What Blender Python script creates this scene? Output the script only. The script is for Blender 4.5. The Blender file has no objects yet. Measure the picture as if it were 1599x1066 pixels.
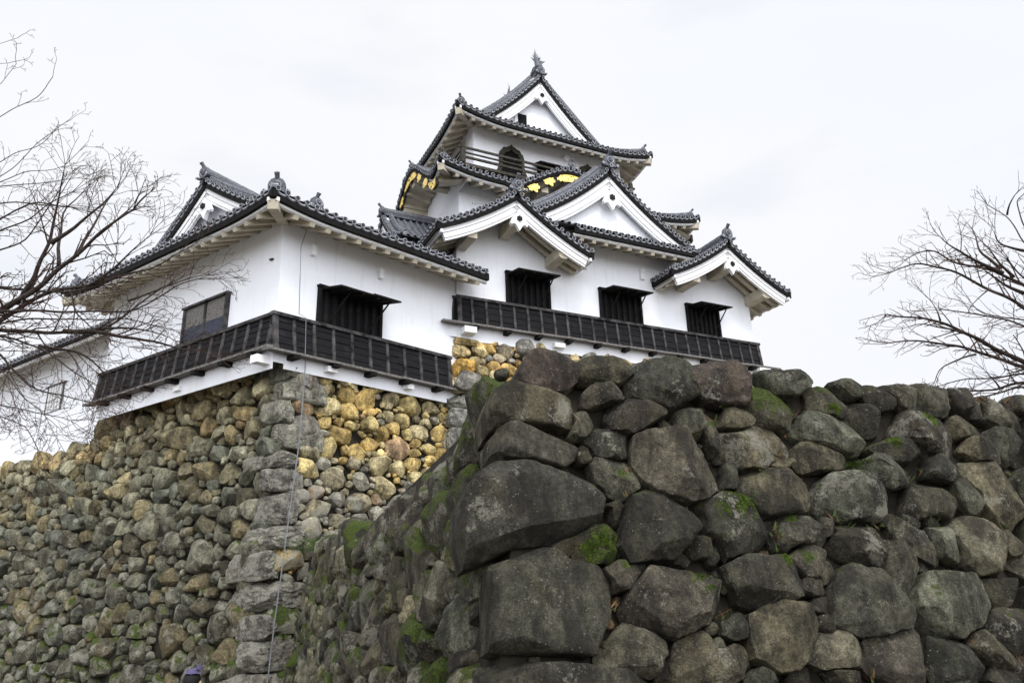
import bpy, math, random
import numpy as np
from mathutils import Vector, noise
R=math.radians
rnd=random.Random(7)
rng=np.random.default_rng(11)
sc=bpy.context.scene
COL=sc.collection
# ---------------------------------------------------------------- camera
cam=bpy.data.objects.new('camera',bpy.data.cameras.new('camera'))
COL.objects.link(cam); sc.camera=cam
CR=[[0.9995853017242687,0.009706560404561635,-0.027111017353009373],
    [0.028796259771063655,-0.3369373379680481,0.9410866090356418],
    [0.0,0.941477037939916,0.33707712326985656]]
# columns of the camera matrix: right, up, back (from the fitted world-to-camera rows)
from mathutils import Matrix
def cam_rows():
    p=R(19.69889634); r=R(-1.65013226)
    fw=np.array([0,math.cos(p),math.sin(p)]); rt=np.array([1.0,0,0]); up=np.cross(rt,fw)
    return math.cos(r)*rt+math.sin(r)*up, -math.sin(r)*rt+math.cos(r)*up, fw
_rt,_up,_fw=cam_rows()
cam.matrix_world=Matrix(((_rt[0],_up[0],-_fw[0],0),(_rt[1],_up[1],-_fw[1],0),(_rt[2],_up[2],-_fw[2],1.7),(0,0,0,1)))
cam.data.sensor_width=36; cam.data.lens=36*1240/1599
cam.data.clip_start=0.1; cam.data.clip_end=3000
# ---------------------------------------------------------------- world: thin overcast
SUN_AZ=-74; SUN_EL=55
w=bpy.data.worlds.new('World'); sc.world=w; w.use_nodes=True
nt=w.node_tree; nt.nodes.clear()
o=nt.nodes.new('ShaderNodeOutputWorld')
bgs=nt.nodes.new('ShaderNodeBackground'); bgc=nt.nodes.new('ShaderNodeBackground'); mx=nt.nodes.new('ShaderNodeMixShader')
sky=nt.nodes.new('ShaderNodeTexSky'); sky.sky_type='NISHITA'; sky.sun_disc=False
sky.sun_elevation=R(SUN_EL); sky.sun_rotation=R(90-SUN_AZ)
nt.links.new(sky.outputs[0],bgs.inputs[0]); bgs.inputs[1].default_value=0.15
tc=nt.nodes.new('ShaderNodeTexCoord'); mp=nt.nodes.new('ShaderNodeMapping'); mp.inputs['Scale'].default_value=(1,1,2.2)
nt.links.new(tc.outputs['Generated'],mp.inputs[0])
nz=nt.nodes.new('ShaderNodeTexNoise'); nz.inputs['Scale'].default_value=2.3; nz.inputs['Detail'].default_value=5; nz.inputs['Roughness'].default_value=.5
nt.links.new(mp.outputs[0],nz.inputs[0])
rp=nt.nodes.new('ShaderNodeValToRGB'); rp.color_ramp.elements[0].position=.33; rp.color_ramp.elements[0].color=(.80,.822,.875,1)
rp.color_ramp.elements[1].position=.62; rp.color_ramp.elements[1].color=(.84,.846,.868,1)
nt.links.new(nz.outputs[0],rp.inputs[0]); nt.links.new(rp.outputs[0],bgc.inputs[0])
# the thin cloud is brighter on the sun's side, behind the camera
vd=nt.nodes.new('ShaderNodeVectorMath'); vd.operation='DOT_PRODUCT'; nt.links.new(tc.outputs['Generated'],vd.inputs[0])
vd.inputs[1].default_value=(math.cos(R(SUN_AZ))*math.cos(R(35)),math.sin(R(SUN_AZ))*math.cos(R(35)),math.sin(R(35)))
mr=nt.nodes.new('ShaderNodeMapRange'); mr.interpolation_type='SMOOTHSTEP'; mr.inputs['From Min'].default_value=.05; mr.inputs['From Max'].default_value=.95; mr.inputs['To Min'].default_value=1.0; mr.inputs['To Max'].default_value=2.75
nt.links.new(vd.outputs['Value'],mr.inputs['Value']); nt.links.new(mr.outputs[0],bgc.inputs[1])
nz2=nt.nodes.new('ShaderNodeTexNoise'); nz2.inputs['Scale'].default_value=3.1; nz2.inputs['Detail'].default_value=4
mp2=nt.nodes.new('ShaderNodeMapping'); mp2.inputs['Location'].default_value=(3.3,1.2,.7); mp2.inputs['Scale'].default_value=(1,1,3)
nt.links.new(tc.outputs['Generated'],mp2.inputs[0]); nt.links.new(mp2.outputs[0],nz2.inputs[0])
rp2=nt.nodes.new('ShaderNodeValToRGB'); rp2.color_ramp.elements[0].position=.55; rp2.color_ramp.elements[0].color=(1,1,1,1)
rp2.color_ramp.elements[1].position=.72; rp2.color_ramp.elements[1].color=(.90,.90,.90,1)
nt.links.new(nz2.outputs[0],rp2.inputs[0]); nt.links.new(rp2.outputs[0],mx.inputs[0])
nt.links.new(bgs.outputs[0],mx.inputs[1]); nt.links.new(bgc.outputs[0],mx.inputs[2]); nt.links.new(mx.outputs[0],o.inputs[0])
sd=bpy.data.lights.new('sun','SUN'); sd.energy=1.5; sd.angle=R(20); sd.color=(1,.965,.92)
so=bpy.data.objects.new('sun',sd); COL.objects.link(so)
_sd=Vector((math.cos(R(SUN_AZ))*math.cos(R(SUN_EL)),math.sin(R(SUN_AZ))*math.cos(R(SUN_EL)),math.sin(R(SUN_EL))))
so.rotation_euler=_sd.to_track_quat('Z','Y').to_euler()
sc.view_settings.view_transform='Standard'; sc.view_settings.look='None'; sc.view_settings.exposure=0.2; sc.view_settings.gamma=1
# ---------------------------------------------------------------- materials
class NM:
    def __init__(s,name,rough=.8):
        s.m=bpy.data.materials.new(name); s.m.use_nodes=True; s.t=s.m.node_tree; s.b=s.t.nodes['Principled BSDF']
        s.b.inputs['Roughness'].default_value=rough; s.b.inputs['Specular IOR Level'].default_value=.25
        s.tc=s.t.nodes.new('ShaderNodeTexCoord')
    def n(s,typ,**k):
        n=s.t.nodes.new('ShaderNode'+typ)
        for a,b in k.items():
            if a in n.inputs: n.inputs[a].default_value=b
            else: setattr(n,a,b)
        return n
    def l(s,a,b): s.t.links.new(a,b)
    def vec(s,scale=(1,1,1)):
        mp=s.n('Mapping',Scale=scale); s.l(s.tc.outputs['Object'],mp.inputs[0]); return mp.outputs[0]
    def noise(s,scale,detail=4,rough=.55,vec=None):
        n=s.n('TexNoise',Scale=scale,Detail=detail,Roughness=rough); s.l(vec if vec is not None else s.tc.outputs['Object'],n.inputs['Vector']); return n.outputs[0]
    def ramp(s,src,stops):
        r=s.n('ValToRGB'); e=r.color_ramp.elements
        while len(e)<len(stops): e.new(.5)
        for q,(p,c) in zip(e,stops):
            q.position=p; q.color=(c,c,c,1) if isinstance(c,(int,float)) else (*c,1)
        s.l(src,r.inputs[0]); return r.outputs[0]
    def mix(s,f,a,b,mode='MIX'):
        m=s.n('Mix',data_type='RGBA',blend_type=mode)
        for i,v in ((0,f),(6,a),(7,b)):
            if isinstance(v,(int,float)): m.inputs[i].default_value=v
            elif isinstance(v,tuple): m.inputs[i].default_value=(*v,1)
            else: s.l(v,m.inputs[i])
        return m.outputs[2]
    def math(s,op,a,b):
        m=s.n('Math',operation=op)
        for i,v in ((0,a),(1,b)):
            if isinstance(v,(int,float)): m.inputs[i].default_value=v
            else: s.l(v,m.inputs[i])
        return m.outputs[0]
    def bump(s,h,strength,dist=.02,prev=None):
        b=s.n('Bump',Strength=strength,Distance=dist); s.l(h,b.inputs['Height'])
        if prev is not None: s.l(prev,b.inputs['Normal'])
        s.l(b.outputs[0],s.b.inputs['Normal']); return b.outputs[0]
    def color(s,c):
        if isinstance(c,tuple): s.b.inputs['Base Color'].default_value=(*c,1)
        else: s.l(c,s.b.inputs['Base Color'])
def mat_two(name,c0,c1,scale,rough=.8,lo=.35,hi=.65,bump=0,bscale=None,vscale=(1,1,1),metal=0,detail=5):
    N=NM(name,rough); v=N.vec(vscale); n=N.noise(scale,detail,.6,v)
    N.color(N.ramp(n,[(lo,c0),(hi,c1)]))
    if bump: N.bump(N.noise(bscale or scale*4,4,.6,v),bump,.01)
    N.b.inputs['Metallic'].default_value=metal
    return N.m
def mat_plaster():
    N=NM('white_plaster',.75)
    a=N.ramp(N.noise(1.1,6,.6),[(.3,(.78,.80,.85)),(.7,(.825,.84,.885))])
    st=N.noise(2.2,6,.65,N.vec((3,3,.30)))
    b=N.mix(N.ramp(st,[(.55,0),(.74,.38)]),a,(.60,.59,.56))
    b=N.mix(N.ramp(N.noise(9,5,.7),[(.60,0),(.72,.25)]),b,(.62,.60,.55))
    N.color(b); N.bump(N.noise(22,4,.6),.10,.01); return N.m
def mat_planks():
    N=NM('weathered_black_boards',.85)
    v=N.vec((1,1,1)); g=N.noise(3,5,.7,N.vec((1.2,1.2,22)))
    c=N.ramp(g,[(.35,(.003,.003,.004)),(.6,(.007,.007,.009)),(.8,(.03,.028,.028))])
    sp=N.ramp(N.noise(2.3,4,.6,N.vec((1,1,2.5))),[(.55,0),(.8,.75)])
    c=N.mix(sp,c,(.028,.027,.03)); N.color(c); N.bump(g,.5,.01); return N.m
def mat_tile(name,c0,c1):
    N=NM(name,.62)
    a=N.ramp(N.noise(5.5,5,.7),[(.3,c0),(.68,c1)])
    b=N.mix(N.ramp(N.noise(26,4,.7),[(.5,0),(.68,.6)]),a,tuple(min(.6,x*1.9) for x in c1))
    d=N.mix(N.ramp(N.noise(3.1,4,.6),[(.58,0),(.8,.6)]),b,(.035,.037,.04))
    N.color(d); N.bump(N.noise(30,3,.6),.3,.01); return N.m
M={}
M['plaster']=mat_plaster()
M['soffit']=mat_two('shaded_soffit_plaster',(.40,.36,.28),(.55,.505,.41),2.5,.8,bump=.1,bscale=20)  # eave shade and warm bounce light are mixed into this plaster colour
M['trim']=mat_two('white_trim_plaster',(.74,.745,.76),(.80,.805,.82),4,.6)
M['line']=mat_two('incised_line',(.12,.12,.13),(.18,.18,.19),6,.8)
M['blackwood']=mat_two('black_lacquered_wood',(.003,.003,.003),(.009,.008,.008),9,.95,bump=.3,bscale=30)
M['planks']=mat_planks()
M['greywood']=mat_two('weathered_grey_wood',(.07,.066,.062),(.22,.21,.20),6,.85,vscale=(4,4,4),bump=.4,bscale=40)
M['batten']=mat_two('dark_batten_wood',(.008,.008,.009),(.085,.08,.08),4,.85,bump=.4,bscale=40)
M['brownwood']=mat_two('dark_brown_wood',(.02,.018,.013),(.06,.052,.04),8,.8,bump=.3)
M['tile']=mat_tile('grey_roof_tile',(.042,.045,.054),(.135,.141,.163))
M['tilecap']=mat_tile('round_tile_end',(.03,.032,.04),(.08,.085,.10))
M['tilerim']=mat_tile('pale_tile_rim',(.21,.22,.245),(.38,.39,.425))
M['mortar']=mat_two('pale_ridge_mortar',(.32,.32,.34),(.5,.5,.51),6,.8)
M['gold']=mat_two('gilded_metal',(.85,.60,.13),(.98,.74,.22),6,.34,metal=.75)
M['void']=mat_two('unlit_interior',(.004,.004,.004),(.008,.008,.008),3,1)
M['flower']=mat_two('black_flower_metal',(.008,.008,.009),(.02,.02,.02),8,.6)
def mat_stone(name,stain=.5,lich=1.0,fine=9.0,pale=(.40,.41,.38)):
    N=NM(name,.88)
    at=N.n('Attribute',attribute_name='Col'); ax=N.n('Attribute',attribute_name='Ext')
    sp=N.n('SeparateColor'); N.l(ax.outputs['Color'],sp.inputs[0])
    base=at.outputs['Color']
    v1=N.ramp(N.noise(fine*.35,6,.65),[(.28,.30),(.72,2.1)])
    c=N.mix(1.0,base,v1,'MULTIPLY')
    v2=N.ramp(N.noise(fine*2.2,6,.8),[(.34,.45),(.66,1.6)])
    c=N.mix(1.0,c,v2,'MULTIPLY')
    v3=N.ramp(N.noise(fine*8,4,.85),[(.36,.55),(.64,1.5)])
    c=N.mix(1.0,c,v3,'MULTIPLY')
    # rust / ochre tint patches
    c=N.mix(N.ramp(N.noise(fine*.22,4,.6,N.vec((1,1,1.3))),[(.52,0),(.75,.25)]),c,(.15,.115,.055))
    # black water stains running down
    sm=N.ramp(N.noise(fine*.3,6,.7,N.vec((1.7,1.7,.5))),[(.45,0),(.58,stain)])
    c=N.mix(sm,c,(.016,.014,.012))
    # crusty lichen
    lm=N.noise(fine*3.4,6,.8); la=N.noise(fine*.42,3,.5)
    lf=N.math('ADD',lm,N.math('MULTIPLY',N.math('SUBTRACT',la,.5),1.25))
    lf=N.math('ADD',lf,N.math('MULTIPLY',N.math('SUBTRACT',sp.outputs[0],.5),.42))
    lmask=N.ramp(lf,[(.635,0),(.70,.85*lich)])
    c=N.mix(lmask,c,N.ramp(N.noise(fine*4,3,.6),[(.3,tuple(x*.6 for x in pale)),(.7,pale)]))
    # small round spots
    vo=N.n('TexVoronoi',Scale=fine*3.2); N.l(N.tc.outputs['Object'],vo.inputs['Vector'])
    sm2=N.math('MULTIPLY',N.ramp(vo.outputs['Distance'],[(.10,.75*lich),(.17,0)]),N.ramp(N.noise(fine*.4,2,.5),[(.46,0),(.52,1)]))
    c=N.mix(sm2,c,pale)
    # moss
    ge=N.n('NewGeometry'); sx=N.n('SeparateXYZ'); N.l(ge.outputs['Normal'],sx.inputs[0])
    mf=N.math('ADD',N.math('ADD',N.noise(fine*.35,5,.65),N.math('MULTIPLY',sx.outputs[2],.16)),N.math('MULTIPLY',N.math('SUBTRACT',sp.outputs[1],.5),.55))
    mm=N.ramp(mf,[(.67,0),(.73,.95)])
    c=N.mix(mm,c,N.ramp(N.noise(fine*5,3,.6),[(.3,(.018,.030,.005)),(.72,(.085,.12,.014))]))
    N.color(c)
    b=N.bump(N.noise(fine*.9,8,.75),1.0,.09)
    N.bump(N.noise(fine*7,4,.7),.9,.02,b)
    return N.m
M['boulder']=mat_stone('dark_lichened_boulder',.75,.9,9.0,(.31,.30,.24))
M['rubble']=mat_stone('grey_green_rubble_stone',.55,.9,7.0,(.37,.36,.30))
M['earth']=mat_two('packed_dark_earth',(.010,.009,.007),(.03,.026,.018),5,1,bump=.5)
M['ground']=mat_two('gravelly_ground',(.10,.09,.075),(.2,.185,.16),6,.95,bump=.4)
M['moss']=mat_two('moss',(.02,.035,.006),(.08,.12,.02),9,.95)
M['bark']=mat_two('dark_bark',(.018,.013,.011),(.055,.042,.036),14,.9,bump=.3)
M['twig']=mat_two('reddish_twig',(.03,.018,.015),(.08,.05,.04),10,.9)
M['cable']=mat_two('grey_cable',(.12,.13,.15),(.2,.21,.23),5,.6)
M['hose']=mat_two('black_rubber_hose',(.006,.006,.007),(.014,.014,.015),5,.5)
M['hosedark']=M['hose']
# ---------------------------------------------------------------- object helpers
class Thing:
    """top-level Empty at the thing's base that parents its parts"""
    def __init__(s,name,label,cat,loc,group=None):
        o=bpy.data.objects.new(name,None); COL.objects.link(o); o.location=loc
        o['label']=label; o['category']=cat
        if group: o['group']=group
        s.o=o; s.loc=np.array(loc,float)
class MB:
    def __init__(s,T=None):
        s.v=[]; s.f=[]; s.m=[]; s.T=T; s.n=0
    def add(s,verts,faces,mat=0):
        a=np.asarray(verts,float).reshape(-1,3)
        if s.T is not None: a=s.T(a)
        s.v.append(a)
        n=s.n
        s.f.extend([tuple(i+n for i in f) for f in faces]); s.m.extend([mat]*len(faces)); s.n+=len(a)
    def hexa(s,c,mat=0):  # 8 corners: bottom 4 ccw, top 4 ccw
        s.add(c,[(0,3,2,1),(4,5,6,7),(0,1,5,4),(1,2,6,5),(2,3,7,6),(3,0,4,7)],mat)
    def box(s,x0,x1,y0,y1,z0,z1,mat=0):
        s.hexa([(x0,y0,z0),(x1,y0,z0),(x1,y1,z0),(x0,y1,z0),(x0,y0,z1),(x1,y0,z1),(x1,y1,z1),(x0,y1,z1)],mat)
    def beam(s,a,b,wd,ht,mat=0,up=(0,0,1)):
        a=np.array(a,float);b=np.array(b,float);d=b-a;d/=np.linalg.norm(d)
        sd=np.cross(d,up); sd/=np.linalg.norm(sd)+1e-9; u=np.cross(sd,d)
        sd=sd*wd/2;u=u*ht/2
        s.hexa([a-sd-u,a+sd-u,b+sd-u,b-sd-u,a-sd+u,a+sd+u,b+sd+u,b-sd+u],mat)
    def sweep(s,pts,outs,downs,sect,mat=0,closed=True,caps=True):
        """sect: list of (a along out, b along down)"""
        P=np.asarray(pts,float); O=np.asarray(outs,float); Dn=np.asarray(downs,float)
        if O.ndim==1: O=np.tile(O,(len(P),1))
        if Dn.ndim==1: Dn=np.tile(Dn,(len(P),1))
        k=len(sect); V=np.concatenate([ (P+O*a+Dn*b)[:,None,:] for a,b in sect],1).reshape(-1,3)
        F=[]
        for i in range(len(P)-1):
            for j in range(k if closed else k-1):
                j2=(j+1)%k
                F.append((i*k+j,i*k+j2,(i+1)*k+j2,(i+1)*k+j))
        if closed and caps:
            F.append(tuple(range(k))[::-1]); F.append(tuple((len(P)-1)*k+j for j in range(k)))
        s.add(V,F,mat)
    def tube(s,pts,rad,seg=6,mat=0,a0=0,a1=2*math.pi,up=(0,0,1),cap=True):
        P=np.asarray(pts,float); n=len(P); rad=np.broadcast_to(np.asarray(rad,float),(n,))
        full=abs(a1-a0-2*math.pi)<1e-6
        k=seg if full else seg+1
        V=[]
        up0=np.array(up,float)
        for i in range(n):
            d=P[min(i+1,n-1)]-P[max(i-1,0)]; d/=np.linalg.norm(d)+1e-12
            sd=np.cross(d,up0); q=np.linalg.norm(sd)
            if q<1e-4: sd=np.array([1.0,0,0])
            else: sd/=q
            u=np.cross(sd,d)
            for j in range(k):
                a=a0+(a1-a0)*j/seg
                V.append(P[i]+rad[i]*(math.cos(a)*sd+math.sin(a)*u))
        F=[]
        for i in range(n-1):
            for j in range(k if full else k-1):
                j2=(j+1)%k
                F.append((i*k+j,i*k+j2,(i+1)*k+j2,(i+1)*k+j))
        if cap and full: F.append(tuple(range(k))[::-1]); F.append(tuple((n-1)*k+j for j in range(k)))
        s.add(V,F,mat)
    def lathe(s,c,d,prof,seg=12,mats=0,up=(0,0,1)):
        c=np.array(c,float);d=np.array(d,float);d/=np.linalg.norm(d)
        sd=np.cross(d,up)
        if np.linalg.norm(sd)<1e-4: sd=np.array([1.0,0,0])
        sd/=np.linalg.norm(sd);u=np.cross(sd,d)
        V=[]
        for r,a in prof:
            for j in range(seg):
                t=2*math.pi*j/seg; V.append(c+d*a+r*(math.cos(t)*sd+math.sin(t)*u))
        for i in range(len(prof)-1):
            F=[(i*seg+j,i*seg+(j+1)%seg,(i+1)*seg+(j+1)%seg,(i+1)*seg+j) for j in range(seg)]
            mt=mats[i] if isinstance(mats,(list,tuple)) else mats
            s.addraw_start(V if i==0 else None); s.addraw(F,mt)
    def addraw_start(s,V):
        if V is not None:
            a=np.asarray(V,float)
            if s.T is not None: a=s.T(a)
            s.v.append(a); s._base=s.n; s.n+=len(a)
    def addraw(s,F,mt):
        s.f.extend([tuple(i+s._base for i in f) for f in F]); s.m.extend([mt]*len(F))
    def extrude(s,outline,depth,fn,mat=0,mat_side=None):
        """outline: 2D pts; fn(x,y,d)->3D; d from 0 (back) to depth"""
        n=len(outline)
        V=[fn(x,y,0) for x,y in outline]+[fn(x,y,depth) for x,y in outline]
        F=[tuple(range(n))[::-1],tuple(range(n,2*n))]+[(i,(i+1)%n,n+(i+1)%n,n+i) for i in range(n)]
        s.add(V,F[:2],mat); 
        s.add(V,F[2:],mat if mat_side is None else mat_side)
    def build(s,name,mats,parent=None,smooth=False,loc=None,col=None,ext=None,label=None,angle=None,recalc=False):
        if not s.v: return None
        V=np.concatenate(s.v)
        if parent is not None: V=V-parent_loc(parent)
        elif loc is not None: V=V-np.array(loc,float)
        me=bpy.data.meshes.new(name); me.from_pydata(V.tolist(),[],s.f)
        for m in (mats if isinstance(mats,(list,tuple)) else [mats]): me.materials.append(M[m])
        me.polygons.foreach_set('material_index',s.m)
        if recalc:
            import bmesh
            bm=bmesh.new(); bm.from_mesh(me); bmesh.ops.recalc_face_normals(bm,faces=bm.faces); bm.to_mesh(me); bm.free()
        if smooth: me.polygons.foreach_set('use_smooth',[True]*len(me.polygons))
        if smooth and angle:
            try: me.set_sharp_from_angle(angle=angle)
            except Exception: pass
        if col is not None:
            a=me.color_attributes.new('Col','FLOAT_COLOR','POINT'); a.data.foreach_set('color',np.asarray(col,float).ravel())
            a=me.color_attributes.new('Ext','FLOAT_COLOR','POINT'); a.data.foreach_set('color',np.asarray(ext,float).ravel())
        me.update()
        ob=bpy.data.objects.new(name,me); COL.objects.link(ob)
        if parent is not None:
            p=parent.o if isinstance(parent,Thing) else parent
            ob.parent=p
        elif loc is not None: ob.location=loc
        if label: ob['label']=label
        return ob
def parent_loc(p):
    if isinstance(p,Thing): return p.loc
    q=p
    while q.parent is not None: q=q.parent
    return np.array(q.location)
def tag(ob,label,cat,kind=None,group=None):
    if label: ob['label']=label
    if cat: ob['category']=cat
    if kind: ob['kind']=kind
    if group: ob['group']=group
# ---------------------------------------------------------------- frames
def D(a): return np.array([math.cos(R(a)),math.sin(R(a)),0.0])
KA=np.array([-1.79693529,24.32090046,12.03376546]); KX=D(26.572918); KY=D(116.572918); UZ=np.array([0,0,1.0])
LB=np.array([-6.36989256,20.0,9.84122639]); LX=D(44.0); LY=D(145.5)
def K(a): return KA+a[:,0:1]*KX+a[:,1:2]*KY+a[:,2:3]*UZ
def L(a): return LB+a[:,0:1]*LX+a[:,1:2]*LY+a[:,2:3]*UZ
def side(F,ox,oy,ax,ay):
    """frame (u along the eave, d inward, z) -> F; ax = local dir of u, ay = local dir of d"""
    ax=np.array(ax,float); ay=np.array(ay,float)
    def g(a):
        return F(np.stack([ox+a[:,0]*ax[0]+a[:,1]*ay[0], oy+a[:,0]*ax[1]+a[:,1]*ay[1], a[:,2]],1))
    return g
# ---------------------------------------------------------------- roof parts
TSP=.27
def tile_end(mb,c,out,r=.08,ln=.16):
    # round tile end: dark recessed face (mat1), pale rim (mat2)
    mb.lathe(c,out,[(r,-ln),(r,.012),(r*.80,.012),(r*.76,-.012),(r*.3,-.012),(r*.26,.004),(.001,.006)],12,[0,2,2,1,1,1])
def pan_end(mb,a,b,out,sag=.055,th=.035,mat=2,dn=(0,0,-1)):
    a=np.array(a,float);b=np.array(b,float);dn=np.array(dn,float);out=np.array(out,float)
    n=6;V=[];F=[]
    for i in range(n+1):
        t=i/n;p=a+(b-a)*t+dn*sag*4*t*(1-t)
        V+=[p,p+dn*th,p-out*.10,p-out*.10+dn*th]
    for i in range(n):
        q=4*i
        F+=[(q,q+1,q+5,q+4),(q+1,q+3,q+7,q+5),(q,q+4,q+6,q+2)]
    mb.add(V,F,mat)
def arc_points(fn,u0,u1,n=200):
    us=np.linspace(u0,u1,n); P=np.array([fn(u) for u in us])
    L_=np.concatenate([[0],np.cumsum(np.linalg.norm(np.diff(P,axis=0),axis=1))])
    return us,P,L_
def edge_tiles(mb,fn,u0,u1,out,dnf=None,sp=TSP,r=.08):
    us,P,Ls=arc_points(fn,u0,u1); n=max(1,int(round(Ls[-1]/sp))); s=Ls[-1]/n
    out=np.array(out,float); prev=None; cs=[]
    for i in range(n):
        q=(i+.5)*s; c=np.array([np.interp(q,Ls,P[:,k]) for k in range(3)]); u=np.interp(q,Ls,us)
        j=rnd.uniform(-.014,.014)
        c2=c+np.array([0,0,.03+j]); tile_end(mb,c2,out,r*rnd.uniform(.96,1.05)); cs.append((u,c))
        if prev is not None:
            dn=(0,0,-1) if dnf is None else dnf(u)
            pan_end(mb,prev-out*.02,c-out*.02,out,dn=dn)
            pan_end(mb,prev-out*.03+np.array(dn)*.05,c-out*.03+np.array(dn)*.05,out,sag=.045,th=.02,mat=0,dn=dn)
        prev=c
    return cs
def boards(mbb,mbw,fn,u0,u1,out,dnf,n=60,bh=.24,wh=.11,bt=.07,wo=-.10,two=False):
    """black eave board and white board below it, following the curve"""
    us=np.linspace(u0,u1,n); P=np.array([fn(u) for u in us]); out=np.array(out,float)
    dn=np.array([dnf(u) for u in us])
    if mbb is not None:
        mbb.sweep(P-out*.04,out,dn,[(0,.03),(0,bh),(-.10,bh),(-.10,.03)])
    if mbw is not None:
        b0=bh-.012
        mbw.sweep(P-out*.04,out,dn,[(wo,b0),(wo,b0+wh),(wo-.08,b0+wh),(wo-.08,b0)])
def panel(mb,S,ulist,dmax,dmin=None,ribs=True,rows=8,sp=TSP,rr=.07):
    """S(u,d)->(x,y,z) numpy-able; ulist list of columns"""
    V=[];F=[];k=rows+1
    for u in ulist:
        d0=0 if dmin is None else dmin(u); d1=max(d0+.001,dmax(u))
        for i in range(k):
            d=d0+(d1-d0)*i/rows; V.append(S(u,d))
    for c in range(len(ulist)-1):
        for i in range(rows): F.append((c*k+i,(c+1)*k+i,(c+1)*k+i+1,c*k+i+1))
    mb.add(V,F,0)
    if ribs:
        u0,u1=ulist[0],ulist[-1]; n=max(1,int(round((u1-u0)/sp))); s=(u1-u0)/n
        for i in range(n):
            u=u0+(i+.5)*s; d0=0 if dmin is None else dmin(u); d1=dmax(u)
            if d1-d0<.12: continue
            m=max(2,int((d1-d0)/.3)); pts=[];rad=[]
            for j in range(m):
                a=d0+(d1-d0)*j/m; b=d0+(d1-d0)*(j+1)/m
                pts+= [S(u,a+.001),S(u,b-.01)]; rad+=[rr*1.08,rr*.94]
            pts=np.array(pts); pts[:,2]+=.02
            mb.tube(pts,rad,5,0,0,math.pi)
def rafters(rf,S,u0,u1,dmax,sp=.5,w=.15,h=.17,drop=.36,d0=.17,skip=None,vis=True):
    n=max(1,int(round((u1-u0)/sp))); s=(u1-u0)/n
    for i in range(n):
        u=u0+(i+.5)*s; d1=dmax(u)
        if d1-d0<.25: continue
        a=np.array(S(u,d0)); b=np.array(S(u,d1)); a[2]-=drop+h/2; b[2]-=drop+h/2
        if skip and skip(u): continue
        mb=MB(rf.T); mb.beam(a,b,w,h); rf.rafs.append((mb,vis))
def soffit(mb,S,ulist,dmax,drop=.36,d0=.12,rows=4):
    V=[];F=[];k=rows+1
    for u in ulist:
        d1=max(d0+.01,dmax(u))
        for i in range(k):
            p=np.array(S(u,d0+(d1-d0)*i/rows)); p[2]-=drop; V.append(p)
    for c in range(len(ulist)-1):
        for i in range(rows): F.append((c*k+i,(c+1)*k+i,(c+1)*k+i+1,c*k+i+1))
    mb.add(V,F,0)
ONI=[(-.5,0),(-.62,.02),(-.66,.14),(-.56,.2),(-.46,.12),(-.40,.2),(-.44,.42),(-.40,.66),(-.28,.84),(-.12,.92),(.12,.92),(.28,.84),(.40,.66),(.44,.42),(.40,.2),(.46,.12),(.56,.2),(.66,.14),(.62,.02),(.5,0)]
def oni(T,c,out,size,parent,top=True,name='ridge_end_ornament'):
    """demon-tile ridge end: plate with curled feet, boss disc and a forward-tilted round tile on top. c,out in frame T (linear)"""
    mb=MB(T); c=np.array(c,float); out=np.array(out,float); out/=np.linalg.norm(out)
    sd=np.cross(out,(0,0,1)); sd/=np.linalg.norm(sd); up=np.array([0,0,1.0])
    s=size
    mb.extrude([(x*s,y*s) for x,y in ONI],.16*s+.05,lambda x,y,d:c+sd*x+up*y+out*(d-.08),0)
    mb.lathe(c+up*.45*s+out*(.16*s-.02),out,[(.26*s,-.05),(.26*s,.04),(.22*s,.04),(.20*s,.02),(.12*s,.02),(.1*s,.06),(.001,.07)],16,[0,2,2,1,0,0])
    for sg in (-1,1):
        mb.lathe(c+sd*sg*.58*s+up*.1*s+out*(.1*s),out,[(.11*s,-.05),(.11*s,.05),(.04*s,.06),(.001,.02)],10,[0,2,1])
    mb.lathe(c-up*.02*s+out*(.16*s),out,[(.15*s,-.2*s),(.15*s,.10*s),(.11*s,.10*s),(.1*s,.07*s),(.001,.07*s)],12,[0,2,2,1])
    if top:
        p=[c+up*(.86*s)-out*.1*s,c+up*(.98*s)+out*.08*s,c+up*(1.18*s)+out*.26*s]
        mb.tube(p,[.12*s,.12*s,.13*s],10,0)
        dd=p[2]-p[1]; mb.lathe(p[2],dd,[(.135*s,-.12*s),(.135*s,.03*s),(.10*s,.03*s),(.09*s,0),(.001,0)],12,[0,2,2,1])
    return mb.build(name,['tile','tilecap','tilerim'],parent,smooth=False,recalc=True)
def ridge(tgt,pts,w=.26,h=.34,r=.085):
    if isinstance(tgt,Roof):
        mb=MB(tgt.T); tgt.rids.append(mb)
    else: mb=tgt
    _ridge(mb,pts,w,h,r)
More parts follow.
